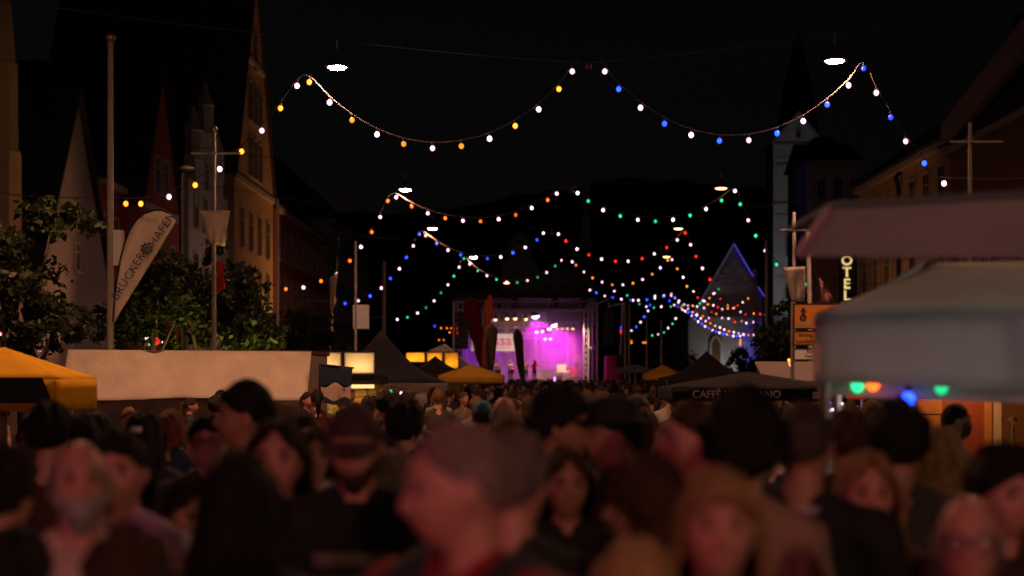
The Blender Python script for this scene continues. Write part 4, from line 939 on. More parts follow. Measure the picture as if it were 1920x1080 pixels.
# loudspeaker arrays and banners
def array(label, p0, y0, y1, wpx, Y):
    t = thing('line_array_speaker', label, 'loudspeaker', (ax(p0,Y), Y, az(y0,Y)), 0, 'loudspeaker arrays'); hh = (y1-y0)/F*Y; n = 8; ww = wpx/F*Y
    for k in range(n):
        o = MB().box(-ww/2, ww/2, -.3+.01*k*k*.3, .3, -hh*(k+1)/n+.02, -hh*k/n-.0).build('cabinet', BLACK, t)
        o.rotation_euler = (0,0,0)
    MB().tube([(0,0,0),(0,0,.5)], .03, 5).build('hoist_chain', STEEL, t)
array('black loudspeaker array hanging right of the stage', 1141, 580, 648, 18, SY+.3)
array('black loudspeaker array left of the stage behind the feather flags', 868, 585, 655, 20, SY-1.2)
b = MB(); b.lathe([(.62,FL-1.4),(.66,FL),(.62,Z(668)),(.5,Z(667))], n=16)
t = thing('banner_column', 'magenta round column beside the right stage corner', 'column', (X(1148), SY-.6, 0)); b.build('column', mat('magenta_vinyl', (.7,.03,.2), .5), t, True)
MB().ball((.35,-.5,Z(676)), (.5,.12,.5), 12, 8).build('dark_disc', BLACK, t, True)
tb = thing('speaker_tower', 'truss tower carrying the right loudspeaker array', 'tower', (X(1160), SY+.8, 0))
MB().tube([(0,0,0),(.35,0,Z(565))], .07, 6).build('mast', ALU, tb); MB().tube([(.35,0,Z(568)),(-.75,-.4,Z(574))], .05, 5).build('arm', ALU, tb); MB().tube([(-1.4,0,.05),(1.4,0,.05)], .06, 5).build('foot', STEEL, tb)
for i, yy in enumerate((612,618,622)):
    link_part('signal_lamp', BULB['b' if i == 0 else 'r'], tb, (.2,-.1,Z(yy)), (0,0,0), (.9,)*3)
# stage lamps
MAG = (.95,.012,.9); AMB = (1,.36,.13)
LM = emis('magenta_lamp', (1,.55,1), 14); LA = emis('warm_stage_lamp', (1,.42,.16), 9); LP = emis('violet_lamp', (.75,.3,1), 5)
def spot(px_, py_, dy, lens, col, energy, target, size, r, label):
    p = Vector((X(px_)*(SY+dy)/SY, SY+dy, CZ+(VY-py_)/F*(SY+dy)))
    t = thing('stage_spotlight', label, 'spotlight', p, 0, 'glowing stage spotlights')
    d = (Vector(target)-p).normalized(); e = d.to_track_quat('-Z','Y').to_euler()
    can = MB().lathe([(r*1.05,-.02),(r*1.1,.06),(r*.8,.3),(r*.3,.38)], n=10).build('can', BLACK, t, True); can.rotation_euler = e
    ln = MB().ball((0,0,-.02), (r,r,r*.7), 10, 6).build('lens', lens, t, True); ln.rotation_euler = e
    MB().tube([(0,.0,.1),(0,.05,.5)], .02, 4).build('clamp', BLACK, t)
    if energy:
        wash = col != AMB
        l = bpy.data.lights.new('beam', 'SPOT'); l.energy = energy*(.36 if wash else 3); l.color = col; l.shadow_soft_size = .15; l.spot_size = R(size); l.spot_blend = 1
        o = bpy.data.objects.new('beam', l); C.objects.link(o); o.parent = t; o.rotation_euler = e; o.location = d*.45
pos = ['far left','left','centre left','centre','centre right','right','far right']
k = 0
ORD = [', the brightest',', left of the warm lamp row',', beside the medium one',' at its left end']+[', %s from the left' % q for q in ('first','second','third','fourth')]+[', %s from the left' % q for q in ('third','fourth','fifth','sixth','first','second')]+[', left one',', right one']
for px_, py_, r, m, col, en, tgt, sz in (
    (1004,592,.27,LM,MAG,5200,(1.5,SY+4,FL),165), (1039,609,.24,LM,MAG,4200,(3.4,SY+4,FL),165), (1030,616,.14,LM,MAG,900,(1,SY+4,FL),150),
    (921,598,.13,LP,(.5,.03,1),4200,(-3.6,SY+5,FL),120),
    (929,599,.11,LA,AMB,120,(-2.5,SY+2,FL),40), (951,597,.13,LA,AMB,260,(-1.6,SY+2,FL),40), (966,597,.13,LA,AMB,260,(-.2,SY+2,FL),40), (986,598,.12,LA,AMB,120,(.6,SY+2,FL),40),
    (1045,615,.11,LA,MAG,600,(3,SY+4,FL),120), (1054,615,.11,LA,AMB,100,(3,SY+2.5,FL),40), (1064,615,.11,LA,AMB,120,(3.6,SY+3,FL+1),40), (1074,615,.12,LA,AMB,160,(3.9,SY+3.5,FL+1),40),
    (1006,622,.12,LA,AMB,160,(.8,SY+2,FL),40), (1017,621,.11,LA,AMB,80,(1.4,SY+2,FL),40), (1022,635,.11,LA,AMB,80,(1.8,SY+3,FL),40), (1032,635,.11,LA,AMB,80,(2.4,SY+3,FL),40)):
    k += 1
    big = ['large white-hot magenta spotlight','medium magenta spotlight','small magenta spotlight'][min(k-1,2)] if m is LM else ('violet spotlight' if m is LP else 'warm spotlight')
    row = 'on the upper truss' if py_ < 605 else ('on the lower right bar' if py_ < 630 else 'below the bars')
    spot(px_, py_, 3.1 if py_ < 605 else 4.6, m, col, en, tgt, sz, r, big+' '+row+ORD[k-1])
for i, px_ in enumerate((1060,)): pass
for i, (px_, m) in enumerate(((1058,LA),(1064,LA))):
    t = thing('floor_lamp', 'warm floor lamp at the stage edge, %s of two' % ('left','right')[i], 'stage lamp', (X(px_), SY-.1, FL)); MB().lathe([(.14,0),(.16,.12),(.08,.2)], n=10).build('lens', m, t, True)
t = thing('floor_lamp', 'violet glowing floor wash lamp at the stage edge', 'stage lamp', (X(1040), SY-.1, FL)); MB().lathe([(.3,0),(.32,.1),(.1,.14)], n=12).build('lens', LP, t, True); MB().tube([(0,0,.1),(0,0,.5)], .03, 5).build('stem', LP, t)
# smoke lit by the lamps
smk = MB().box(X(864), X(1096), 2.2, 7.3, FL+.02, Z(574)).build('stage_smoke', None, None, False, (0,SY,0)); smk['kind'] = 'stuff'
vm = bpy.data.materials.new('stage_smoke'); vm.use_nodes = True; vn = vm.node_tree
for n_ in list(vn.nodes):
    if n_.type != 'OUTPUT_MATERIAL': vn.nodes.remove(n_)
pv_ = vn.nodes.new('ShaderNodeVolumePrincipled'); pv_.inputs['Color'].default_value = (.95,.93,.95,1); pv_.inputs['Density'].default_value = .15; pv_.inputs['Anisotropy'].default_value = .2
vn.links.new(pv_.outputs[0], vn.nodes['Material Output'].inputs['Volume']); smk.data.materials.append(vm)
smk['label'] = 'magenta lit smoke filling the stage'; smk['category'] = 'smoke'
# feather flags in front of the stage
def feather(label, base, tip, wid, Y, m, lean=0):
    b0 = at(*base, Y); o = Vector((b0.x, Y, 0)); t = thing('feather_flag', label, 'flag', o, 0, 'feather flags before the stage')
    t0 = at(*tip, Y); d = t0-b0; n = 14; g = []; side = Vector((d.z,0,-d.x)).normalized(); wm = wid/F*Y
    for i in range(n+1):
        u = i/n; wq = wm*min(1,.22+.9*u**.8)*math.sqrt(max(.004,1-(max(0,u-.8)/.2)**2.2))
        c = b0+d*u-o; row = []
        for j in range(5):
            v = j/4-.5; p = c+side*wq*v; p.y += .06*math.sin(u*5+v*2); row.append(p)
        g.append(row)
    MB().sheet(g, .012).build('cloth', m, t, True)
    MB().tube([(0,0,0)]+[b0+d*u-o-side*wm*.4*math.sin(math.pi*u)**.8 for u in (0,.2,.4,.6,.8,.97)], .02, 5).build('rod', BLACK, t)
    MB().tube([(-.3,0,.02),(.3,0,.02)], .03, 5).build('foot', STEEL, t)
feather('dark red feather flag leaning left before the stage', (908,700), (880,556), 34, 72, canvas('dark_red_cloth', (.2,.02,.015), .35))
feather('bright orange narrow feather flag before the stage', (905,700), (919,553), 17, 71, canvas('orange_cloth', (.8,.2,.04), .4))
feather('brown feather flag right of the orange one', (918,725), (922,606), 24, 62, canvas('brown_cloth', (.14,.1,.075), .3))
feather('slim brown feather flag in front of the screen edge', (982,725), (969,616), 19, 60, canvas('brown_cloth', (.14,.1,.075), .3))
# ------------------------------------------------------------------ people
SKIN = [mat('skin_fair', (.52,.29,.2), .55, var=.12, vscale=14), mat('skin_tan', (.4,.2,.12), .55, var=.12, vscale=14), mat('skin_rosy', (.55,.25,.19), .5, var=.14, vscale=14)]
DENIM = mat('denim', (.05,.07,.13), .9, var=.2); DARKT = mat('dark_trousers', (.025,.025,.03), .9); SHOE = mat('shoe', (.03,.03,.03), .6)
def capsule(m, a, b, ra, rb, n=12):
    a = Vector(a); b = Vector(b); d = (b-a); L = d.length; d = d.normalized() if L > 1e-6 else Vector((0,0,1))
    pts = []; rr = []
    for k in range(4): q = math.pi/2*(1-k/4); pts.append(a-d*ra*math.sin(q)); rr.append(max(.002, ra*math.cos(q)))
    pts += [a, b]; rr += [ra, rb]
    for k in range(1,5): q = math.pi/2*k/4; pts.append(b+d*rb*math.sin(q)); rr.append(max(.002, rb*math.cos(q)))
    m.tube(pts, rr, n)
HC = Vector((0,-.012,1.635)); NECK = Vector((0,.012,1.53))
_hd = None
def head_points():
    """sculpted head: verts (n,3) and faces, centred on HC, looking at -Y"""
    global _hd
    if _hd is not None: return _hd
    m = MB().ball((0,0,0), 1, 40, 28); v = np.array(m.v)
    x, y, z = v[:,0]*.076, v[:,1]*.096, v[:,2]*.119
    front = np.clip(-v[:,1], 0, 1); low = np.clip(-v[:,2], 0, 1)
    x = x*(1-.33*low**1.4*(.4+.6*front)); y = y+.018*low*(v[:,1] > 0)*-1
    y = np.where(v[:,1] > 0, y*(1-.25*low), y*(1+.02*low)); y -= .012*low*front
    G = lambda cx, cz, sx, sz: np.exp(-((x-cx)/sx)**2-((z-cz)/sz)**2)*(v[:,1] < 0)
    y -= .026*G(0,-.028,.012,.014)+.016*G(0,-.008,.010,.022)          # nose
    y -= .006*G(0,.033,.045,.012)                                     # brow
    y += .021*(G(.032,.008,.018,.014)+G(-.032,.008,.018,.014))        # sockets
    y -= .006*(G(.042,-.028,.02,.02)+G(-.042,-.028,.02,.02))          # cheeks
    y -= .008*G(0,-.060,.022,.007)+.008*G(0,-.075,.02,.007); y += .008*G(0,-.0675,.024,.004)   # lips
    y -= .012*G(0,-.102,.02,.014); y += .006*G(0,-.087,.03,.006)      # chin
    _hd = (np.stack([x,y,z], 1), m.f); return _hd
def person(label, loc, face=0, yaw=0, pitch=0, height=1.75, build=1.0, hair='short', hcol=(.02,.015,.01), skin=0, top=(.1,.1,.12), sleeve=.45, bottom=None, arms=('down','down'),
           extras=(), vox=.0115, female=False, cat='person', simple=False, mats=None, legs=True, group=None, lean=0, name='person', hairm=None):
    s = height/1.755; fm = .93 if female else 1.0; bd = build
    t = thing(name, label, cat, loc, R(face), group)
    m = MB(); seg = []
    def cap(a, b, ra, rb, tg): capsule(m, a, b, ra, rb); seg.append((np.array(a,float), np.array(b,float), ra, rb, tg))
    sw = .185*fm*bd
    def ell(c, r, tg): m.ball(c, r, 16, 12); seg.append((np.array(c,float)-np.array((r[0]*.45,0,0)), np.array(c,float)+np.array((r[0]*.45,0,0)), min(r), min(r), tg))
    ell((0,.0,.95), (.168*(.5+.5*bd),.118*bd,.13), 'leg'); ell((0,-.005*bd,1.1), (.155*bd*fm,.118*bd**1.5,.19), 'torso'); ell((0,.0,1.28), (.178*fm*bd,.122*bd,.2), 'torso')
    if female: ell((.07,-.09,1.29), (.07,.06,.07), 'torso'); ell((-.07,-.09,1.29), (.07,.06,.07), 'torso')
    cap((-sw+.03,.005,1.405), (sw-.03,.005,1.405), .062*bd, .062*bd, 'torso')
    for q in (-1,1): cap((q*.13*fm,.012,1.43), (q*.02,.015,1.475), .045, .05, 'torso')
    cap((0,.02,1.45), (0,.002,1.56), .056*fm*(.6+.4*bd), .054*fm, 'neck')
    for q, pose in zip((-1,1), arms):
        sh = Vector((q*sw,.005,1.405))
        if pose == 'down': el, wr, hd = Vector((q*(sw+.045),.03,1.12)), Vector((q*(sw+.05),-.05,.88)), Vector((q*(sw+.04),-.075,.79))
        elif pose == 'drink': el, wr, hd = Vector((q*(sw+.05),.0,1.13)), Vector((q*(sw-.03),-.22,1.2)), Vector((q*(sw-.06),-.29,1.24))
        elif pose == 'up': el, wr, hd = Vector((q*(sw+.12),-.12,1.5)), Vector((q*(sw+.04),-.2,1.74)), Vector((q*(sw+.02),-.22,1.82))
        elif pose == 'play': el, wr, hd = Vector((q*(sw+.08),-.08,1.18)), Vector((q*.1,-.3,1.34)), Vector((q*.05,-.36,1.38))
        else: el, wr, hd = Vector((q*(sw+.25),-.05,1.3)), Vector((q*(sw+.45),-.2,1.2)), Vector((q*(sw+.52),-.25,1.18))
        cap(sh, el, .052*bd*fm, .041*bd*fm, 'uarm'); cap(el, wr, .041*bd*fm, .029*fm, 'farm')
        dv = (hd-wr).normalized(); cap(wr, hd, .03, .036, 'hand')
        if not simple:
            sd = dv.cross(Vector((q,0,0))).normalized() if abs(dv.x) < .8 else Vector((0,-1,0)); crl = Vector((-q,0,0))
            for f_ in range(4):
                b0 = hd+sd*(.0335-.0223*f_); L = (.072,.08,.075,.058)[f_]
                k1 = b0+dv*L*.55; cap(b0, k1, .0095, .009, 'hand'); cap(k1, k1+(dv*.8+crl*.6).normalized()*L*.5, .009, .008, 'hand')
            th = wr.lerp(hd,.35)+sd*.03; k1 = th+(sd*.8+dv*.7).normalized()*.04; cap(th, k1, .012, .011, 'hand'); cap(k1, k1+(dv+sd*.1+crl*.3).normalized()*.032, .011, .009, 'hand')
    if legs:
        for q in (-1,1):
            cap((q*.088,0,.92), (q*.095,-.005,.5), .086*(.4+.6*bd), .056, 'leg'); cap((q*.095,-.005,.5), (q*.1,.025,.09), .053, .038, 'leg')
            cap((q*.1,.035,.045), (q*.115,-.13,.036), .042, .037, 'shoe')
    Mh = Matrix.Translation(NECK) @ Matrix.Rotation(R(yaw),4,'Z') @ Matrix.Rotation(R(-pitch),4,'X') @ Matrix.Translation(HC-NECK)
    hp, hf = head_points(); A = np.array(Mh); hv_ = hp@A[:3,:3].T+A[:3,3]
    m.add([tuple(p) for p in hv_], hf)
    for q in (-1,1):
        e = MB().ball((q*.077,.012,-.005), (.011,.02,.032), 10, 6); ev_ = np.array(e.v)@A[:3,:3].T+A[:3,3]; m.add([tuple(p) for p in ev_], e.f)
    o = m.build('body', None, None); md = o.modifiers.new('r', 'REMESH'); md.mode = 'VOXEL'; md.voxel_size = vox; md.use_smooth_shade = True
    bpy.context.view_layer.update()
    me = bpy.data.meshes.new_from_object(o.evaluated_get(bpy.context.evaluated_depsgraph_get())); old = o.data; o.modifiers.clear(); o.data = me; bpy.data.meshes.remove(old)
    # what covers each face: nearest limb
    nf = len(me.polygons); cen = np.empty(nf*3); me.polygons.foreach_get('center', cen); cen = cen.reshape(-1,3)
    best = np.full(nf, 9.); tg = np.full(nf, 'head', dtype=object); tp = np.zeros(nf)
    for a, b, ra, rb, g_ in seg:
        d = b-a; u = np.clip(((cen-a)@d)/max(1e-9,(d@d)),0,1); dist = np.linalg.norm(cen-(a+u[:,None]*d),axis=1)-(ra+(rb-ra)*u)
        mk = dist < best; best[mk] = dist[mk]; tg[mk] = g_; tp[mk] = u[mk]
    hd_in = np.linalg.inv(A); loc_h = cen@hd_in[:3,:3].T+hd_in[:3,3]; dh = (np.linalg.norm(loc_h/np.array((.082,.105,.125)),axis=1)-1)*.1
    tg[(dh < best)] = 'head'
    long_ = sleeve > 1
    is_top = (tg == 'torso')|((tg == 'uarm')&((tp < sleeve)|long_))|((tg == 'farm')&long_&(tp < .95))
    is_leg = (tg == 'leg'); is_leg |= (tg == 'torso')&(cen[:,2] < .99); is_top &= ~is_leg
    idx = np.zeros(nf, int); idx[is_top] = 1; idx[is_leg] = 2; idx[tg == 'shoe'] = 3
    if mats: ms = mats
    else:
        tm = mat('fabric_%.2f_%.2f_%.2f' % tuple(top), top, .9, bump=.3, bscale=30, var=.12, vscale=9)
        ms = (SKIN[skin], tm, bottom or DENIM, SHOE)
    for q in ms: me.materials.append(q)
    me.polygons.foreach_set('material_index', idx.tolist()); me.update()
    o.name = 'body'; o.parent = t; o.scale = (s,s,s)
    kids = [o]
    def child(mb_or_me, nm, mm, smooth=True):
        if isinstance(mb_or_me, MB): c = mb_or_me.build(nm, mm, t, smooth)
        else:
            c = bpy.data.objects.new(nm, mb_or_me); C.objects.link(c); c.parent = t; mb_or_me.materials.append(mm)
        c.scale = (s,s,s); kids.append(c); return c
    if not simple:
        # the top as its own layer of cloth, a little off the body
        vs = np.empty(len(me.vertices)*3); me.vertices.foreach_get('co', vs); vs = vs.reshape(-1,3)
        nr = np.empty(len(me.vertices)*3); me.vertices.foreach_get('normal', nr); nr = nr.reshape(-1,3)
        for nm, sel, off, mm in (('top', is_top, .011, ms[1]),):
            fi = np.nonzero(sel)[0]; polys = [tuple(me.polygons[int(i)].vertices) for i in fi]
            used = sorted(set(k for p in polys for k in p)); mp = {k: i for i, k in enumerate(used)}; us = np.array(used)
            fold = np.array([noise.noise(Vector((p[0]*9, p[1]*9, p[2]*5)))+.6*noise.noise(Vector((p[0]*20,p[1]*20,p[2]*13))) for p in vs[us]])
            outv = vs[us]+nr[us]*(off+.009*fold)[:,None]
            c = bpy.data.meshes.new(nm); c.from_pydata(outv.tolist(), [], [tuple(mp[k] for k in p) for p in polys]); c.polygons.foreach_set('use_smooth', [True]*len(c.polygons)); c.update()
            child(c, nm, mm)
    hm = hairm or mat('hair_%.2f_%.2f_%.2f' % tuple(hcol), hcol, .7, bump=.9, bscale=60, var=.45, vscale=25)
    hm.node_tree.nodes['Principled BSDF'].inputs['Specular IOR Level'].default_value = .2
    def tr(mb):
        v = np.array(mb.v)@A[:3,:3].T+A[:3,3]; mb.v = [tuple(p) for p in v]; return mb
    hs = random.random()*50
    def shell(limit, thick, low=None, na=44, npol=16, drop=None, wave=.006, puff=1.0):
        """hair: polar shell over the skull; limit(az) = polar angle of the hairline, az 0 = front; drop(az) = length falling below it"""
        b = MB(); rows = []
        nd = 12 if drop else 0
        for i in range(npol+1+nd):
            row = []
            for j in range(na):
                a_ = 2*math.pi*j/na-math.pi; lim = limit(a_)
                ph = lim*min(1, i/npol)
                dx, dy, dz = math.sin(ph)*math.sin(a_), -math.sin(ph)*math.cos(a_), math.cos(ph)
                nz = noise.noise(Vector((a_*5+hs, ph*2.2, hs)))+.5*noise.noise(Vector((a_*13+hs, ph*3, 5)))
                k_ = thick*puff*(1-.75*(i/npol if i <= npol and not drop else 0)**4)+wave*nz
                p = Vector((dx*(.0785+k_), dy*(.1+k_)+.004, dz*(.1205+k_)))
                if i > npol:
                    u = (i-npol)/nd; L = drop(a_)
                    p.z -= L*u; out = 1+.28*math.sin(min(1,u*1.2)*math.pi*.5)*(L > .03)
                    p.x *= out; p.y = p.y*(1+.15*u)+.02*u*(L > .03)
                    p.x += .012*noise.noise(Vector((a_*6+hs, u*4, 1))); p.y += .012*noise.noise(Vector((a_*6+hs, u*4, 7)))
                row.append(p)
            rows.append(row)
        n_ = len(rows); V = [p for r in rows for p in r]; Fs = []
        for i in range(n_-1):
            for j in range(na): Fs.append((i*na+j, (i+1)*na+j, (i+1)*na+(j+1)%na, i*na+(j+1)%na))
        # inner skin closes the shell
        o2 = len(V); V += [Vector((p.x*.86, p.y*.86, p.z*(.9 if p.z > 0 else 1.0))) for p in rows[-1]]
        for j in range(na): Fs.append(((n_-1)*na+j, o2+j, o2+(j+1)%na, (n_-1)*na+(j+1)%na))
        V = [Vector((p.x, p.y, p.z)) for p in V]
        return tr(b.add(V, Fs))
    fr = lambda a_: .5+.5*math.cos(a_)          # 1 front, 0 back
    if hair == 'short': child(shell(lambda a_: 1.0+.95*(1-fr(a_))**.8+.04*math.sin(a_*7), .017, wave=.012), 'hair', hm)
    elif hair == 'receding': child(shell(lambda a_: .5+.3*min(1,abs(a_)/.7)+1.2*(1-fr(a_))**.8, .009, wave=.006), 'hair', hm)
    elif hair == 'crop': child(shell(lambda a_: .95+.95*(1-fr(a_))**.8, .008, wave=.003), 'hair', hm)
    elif hair == 'thick': child(shell(lambda a_: .98+1.05*(1-fr(a_))**.7, .034, wave=.022), 'hair', hm)
    elif hair == 'curly': child(shell(lambda a_: 1.0+1.1*(1-fr(a_))**.7, .05, wave=.03), 'hair', hm)
    elif hair == 'long': child(shell(lambda a_: .62+.3*min(1,abs(a_)/.6)+.75*(1-fr(a_))**.5, .02, wave=.014, drop=lambda a_: .34*max(0,min(1,(abs(a_)-1.1)/.35))), 'hair', hm)
    elif hair == 'bangs': child(shell(lambda a_: 1.04+.6*(1-fr(a_))**.6, .011, wave=.014, drop=lambda a_: .36*max(0,min(1,(abs(a_)-1.05)/.3))), 'hair', hm)
    elif hair == 'bob': child(shell(lambda a_: .7+.25*min(1,abs(a_)/.6)+.75*(1-fr(a_))**.5, .026, wave=.014, drop=lambda a_: .1*max(0,min(1,(abs(a_)-.8)/.3))), 'hair', hm)
    elif hair == 'fringe':
        b = MB(); na = 30; V = []; Fs = []
        for i in range(6):
            for j in range(na):
                a_ = .95+(2*math.pi-1.9)*j/(na-1); ph = 1.25+.75*i/5; k_ = .010*math.sin(math.pi*i/5)+.001+.004*noise.noise(Vector((a_*6,ph*5,hs)))
                V.append((math.sin(ph)*math.sin(a_)*(.0765+k_), -math.sin(ph)*math.cos(a_)*(.096+k_)+.002, math.cos(ph)*(.119+k_)))
        for i in range(5):
            for j in range(na-1): Fs.append((i*na+j,(i+1)*na+j,(i+1)*na+j+1,i*na+j+1))
        child(tr(b.add(V,Fs)), 'hair', hm)
    elif hair == 'pony':
        child(shell(lambda a_: .95+.9*(1-fr(a_))**.6, .012, wave=.004), 'hair', hm)
        b = MB(); b.tube([(0,.09,.05),(0,.13,.04),(0,.15,-.03),(0,.14,-.14),(0,.12,-.24)], [.02,.032,.036,.028,.008], 8); child(tr(b), 'ponytail', hm)
    def jaw(th):
        b = MB(); V = []; Fs = []; na, nr_ = 25, 8
        for i in range(nr_):
            for j in range(na):
                a_ = -1.35+2.7*j/(na-1); z = -.048+.04*min(1,abs(a_)/1.1)**2-(.082+.03*min(1,abs(a_)/1.1)**2)*i/(nr_-1)
                lo = min(1,-z/.119); q = math.sqrt(max(.02,1-lo*lo)); wx_ = .076*q*(1-.33*lo**1.4)+.01
                yy = .096*q*1.02+.012*lo+.012
                e = th*math.sin(math.pi*(i+.4)/(nr_+.2))*math.cos(a_*1.1)
                V.append((math.sin(a_)*(wx_+e*.5), -math.cos(a_)*(yy+e)+.008*0+(.006+th*.4)*noise.noise(Vector((a_*8,z*60,hs))), z-.012*math.cos(a_)*(i/(nr_-1))))
        for i in range(nr_-1):
            for j in range(na-1): Fs.append((i*na+j,i*na+j+1,(i+1)*na+j+1,(i+1)*na+j))
        return tr(b.add(V,Fs))
    for ex in extras:
        if ex[0] == 'beard': child(jaw(.022 if ex[1][0] > .2 else .006), 'beard', mat('hair_%.2f_%.2f_%.2f' % tuple(ex[1]), ex[1], .6, bump=.7, bscale=60, var=.3, vscale=25))
        if ex[0] == 'glasses':
            b = MB()
            for q in (-1,1): b.torus((q*.033,-.098,.008), .026, .0042, 16, 5); b.tube([(q*.06,-.092,.012),(q*.083,.0,.012),(q*.082,.03,.0)], .003, 4)
            b.tube([(-.009,-.1,.012),(.009,-.1,.012)], .004, 4); child(tr(b), 'glasses', BLACK)
        if ex[0] == 'shades':
            b = MB()
            for q in (-1,1): b.ball((q*.034,-.097,.008), (.032,.008,.021), 12, 6); b.tube([(q*.062,-.092,.014),(q*.083,.0,.012),(q*.082,.03,.0)], .0035, 4)
            b.tube([(-.01,-.1,.014),(.01,-.1,.014)], .004, 4); child(tr(b), 'glasses', BLACK)
        if ex[0] == 'cap':
            c_ = mat('cap_%.2f_%.2f_%.2f' % tuple(ex[1]), ex[1], .85, bump=.3, bscale=40)
            child(shell(lambda a_: 1.12+.25*(1-fr(a_)), .014, wave=.001), 'cap', c_)
            b = MB(); V = []; Fs = []; na = 15
            for l_, dz in ((0,0),(1,.006)):
                for i in range(4):
                    for j in range(na):
                        a_ = -.95+1.9*j/(na-1); r_ = 1+.62*(i/3)*math.cos(a_*.95)
                        V.append((math.sin(a_)*.09*(1+.1*i/3), -math.cos(a_)*.1*r_-.004, .046-.022*(i/3)-.012*abs(math.sin(a_))+dz))
            for l_ in range(2):
                for i in range(3):
                    for j in range(na-1): Fs.append(tuple(l_*4*na+q for q in (i*na+j,i*na+j+1,(i+1)*na+j+1,(i+1)*na+j)))
            child(tr(b.add(V,Fs)), 'cap_brim', c_)
        if ex[0] == 'hat':
            c_ = mat('hat_%.2f_%.2f_%.2f' % tuple(ex[1]), ex[1], .85, bump=.3, bscale=40)
            b = MB(); b.lathe([(.17,.045),(.172,.05),(.098,.058),(.1,.075),(.096,.118),(.07,.14),(.02,.142)], (0,.005,0), 24); child(tr(b), 'hat', c_)
        if ex[0] == 'vest':
            c_ = mat('vest_%.2f_%.2f_%.2f' % tuple(ex[1]), ex[1], .8, bump=.3, bscale=20)
            b = MB()
            for q in (-1,1):
                g = [[(q*(.045+.125*v)*bd*(1 if u < .75 else 1-.0*u), -(.128+.02*math.sin(math.pi*u))*bd**1.1*(1-.28*v*v)-.022+.12*max(0,u-.72)/.28*1.0, 1.0+.47*u-.02*v) for v in np.linspace(0,1,8)] for u in np.linspace(0,1,14)]
                b.sheet(g if q > 0 else [r_[::-1] for r_ in g], .01)
            g = [[(.165*v*bd*fm, (.14+.01*math.cos(v*1.5))*bd**1.1*(1-.2*v*v)+.02-.1*max(0,u-.75)/.25, 1.0+.475*u) for v in np.linspace(1,-1,12)] for u in np.linspace(0,1,12)]
            b.sheet(g, .01); child(b, 'vest', c_)
        if ex[0] == 'straps':
            for q in (-1,1):
                b = MB(); b.tube([(q*.11,.17*bd,1.05),(q*.115,.16*bd,1.3),(q*.115,.09,1.45),(q*.115,.0,1.485),(q*.118,-.09,1.44),(q*.12,-.155*bd,1.3),(q*.13,-.15*bd,1.1)], .036, 8); child(b, 'backpack_strap', mat('navy_strap', (.02,.02,.03), .8))
            b = MB(); b.ball((0,.24*bd,1.2), (.16,.1,.24), 14, 10); child(b, 'backpack', mat('navy_strap', (.02,.02,.03), .8))
        if ex[0] == 'collar':
            b = MB(); b.torus((0,.012,1.468), .075, .011, 24, 6, 'z'); child(b, 'collar', mat('collar_%.2f_%.2f_%.2f' % tuple(ex[1]), ex[1], .8))
        if ex[0] == 'print':
            b = MB()
            for k, (zz, ww) in enumerate(((1.31,.12),(1.24,.1),(1.17,.05))):
                g = [[(ww*v, -(.145-.012*v*v*6*ww)-.006, zz+h_) for v in np.linspace(-1,1,9)] for h_ in (-.022,.022)]
                b.sheet(g, .004)
            child(b, 'shirt_print', mat('grey_print', ex[1], .8))
        if ex[0] == 'clip':
            b = MB(); b.box(-.03,.03,.112,.125,.03,.06); child(tr(b), 'hair_clip', WHITEP)
        if ex[0] == 'cup':
            q, hd = ex[1], Vector((ex[1]*(sw-.06),-.31,1.22)); b = MB(); b.lathe([(.03,-.06),(.036,.08),(.034,.08),(.028,-.055)], tuple(hd), 12); c = child(b, 'cup', mat('clear_cup', (.7,.6,.4), .2))
    if not simple:
        for q in (-1,1):
            ev_ = tr(MB().ball((q*.032,-.074,.008), (.0125,.0125,.0115), 10, 8)); e_ = child(ev_, 'eye', mat('shaded_eye_white', (.25,.2,.18), .3))  # whites darkened in colour to stand for shade in the sockets
            b = tr(MB().ball((q*.032,-.0835,.008), (.0085,.004,.0085), 8, 6)); c = b.build('iris', mat('iris', (.03,.02,.015), .2), e_)
        for q in (-1,1):
            b = MB(); b.tube([(q*.015,-.101,.028),(q*.033,-.1,.034),(q*.052,-.087,.028)], [.003,.0048,.002], 5)
            child(tr(b), 'eyebrow', hm)
    if lean: t.rotation_euler = (R(lean), 0, R(face))
    return t
def who(label, px_, ycrown, Y, hpad=.0, **k):
    """a person whose crown is seen at (px, ycrown) at distance Y"""
    hgt = az(ycrown, Y)-.0
    pad = {'short':.016,'thick':.034,'curly':.05,'long':.02,'bangs':.022,'bob':.026,'crop':.008,'pony':.012,'fringe':0,'none':0}.get(k.get('hair','short'), .015)
    if any(e[0] == 'hat' for e in k.get('extras', ())): pad = .03
    hgt = hgt-pad
    return person(label, (ax(px_,Y), Y, .0), height=hgt, **k)
BK = (.012,.01,.009); BR = (.06,.03,.015); BL = (.42,.27,.11); DBL = (.34,.2,.085); GR = (.32,.3,.29); RD = (.2,.07,.03)
who('dark haired person in cream top cut by the left border', -2, 832, 4.4, face=160, hair='thick', hcol=BK, top=(.5,.38,.2), sleeve=1.2)
who('bald man with white beard facing the camera at far left', 148, 828, 4.25, face=12, yaw=8, pitch=8, hair='fringe', hcol=GR, skin=2, top=(.55,.4,.34), build=1.12, extras=(('beard',(.36,.33,.3)),))
who('dark haired man in lavender shirt behind the bearded man', 228, 806, 5.0, face=-15, yaw=10, hair='short', hcol=BK, skin=2, top=(.5,.4,.52), sleeve=1.2)
who('person with long black hair and white hair clip seen from behind', 268, 770, 8.2, face=175, hair='long', hcol=BK, top=(.06,.05,.05), extras=(('clip',),), female=True)
who('red haired woman in dark teal top seen from behind', 320, 768, 10.5, face=170, hair='bob', hcol=RD, top=(.03,.07,.09), sleeve=.1, female=True)
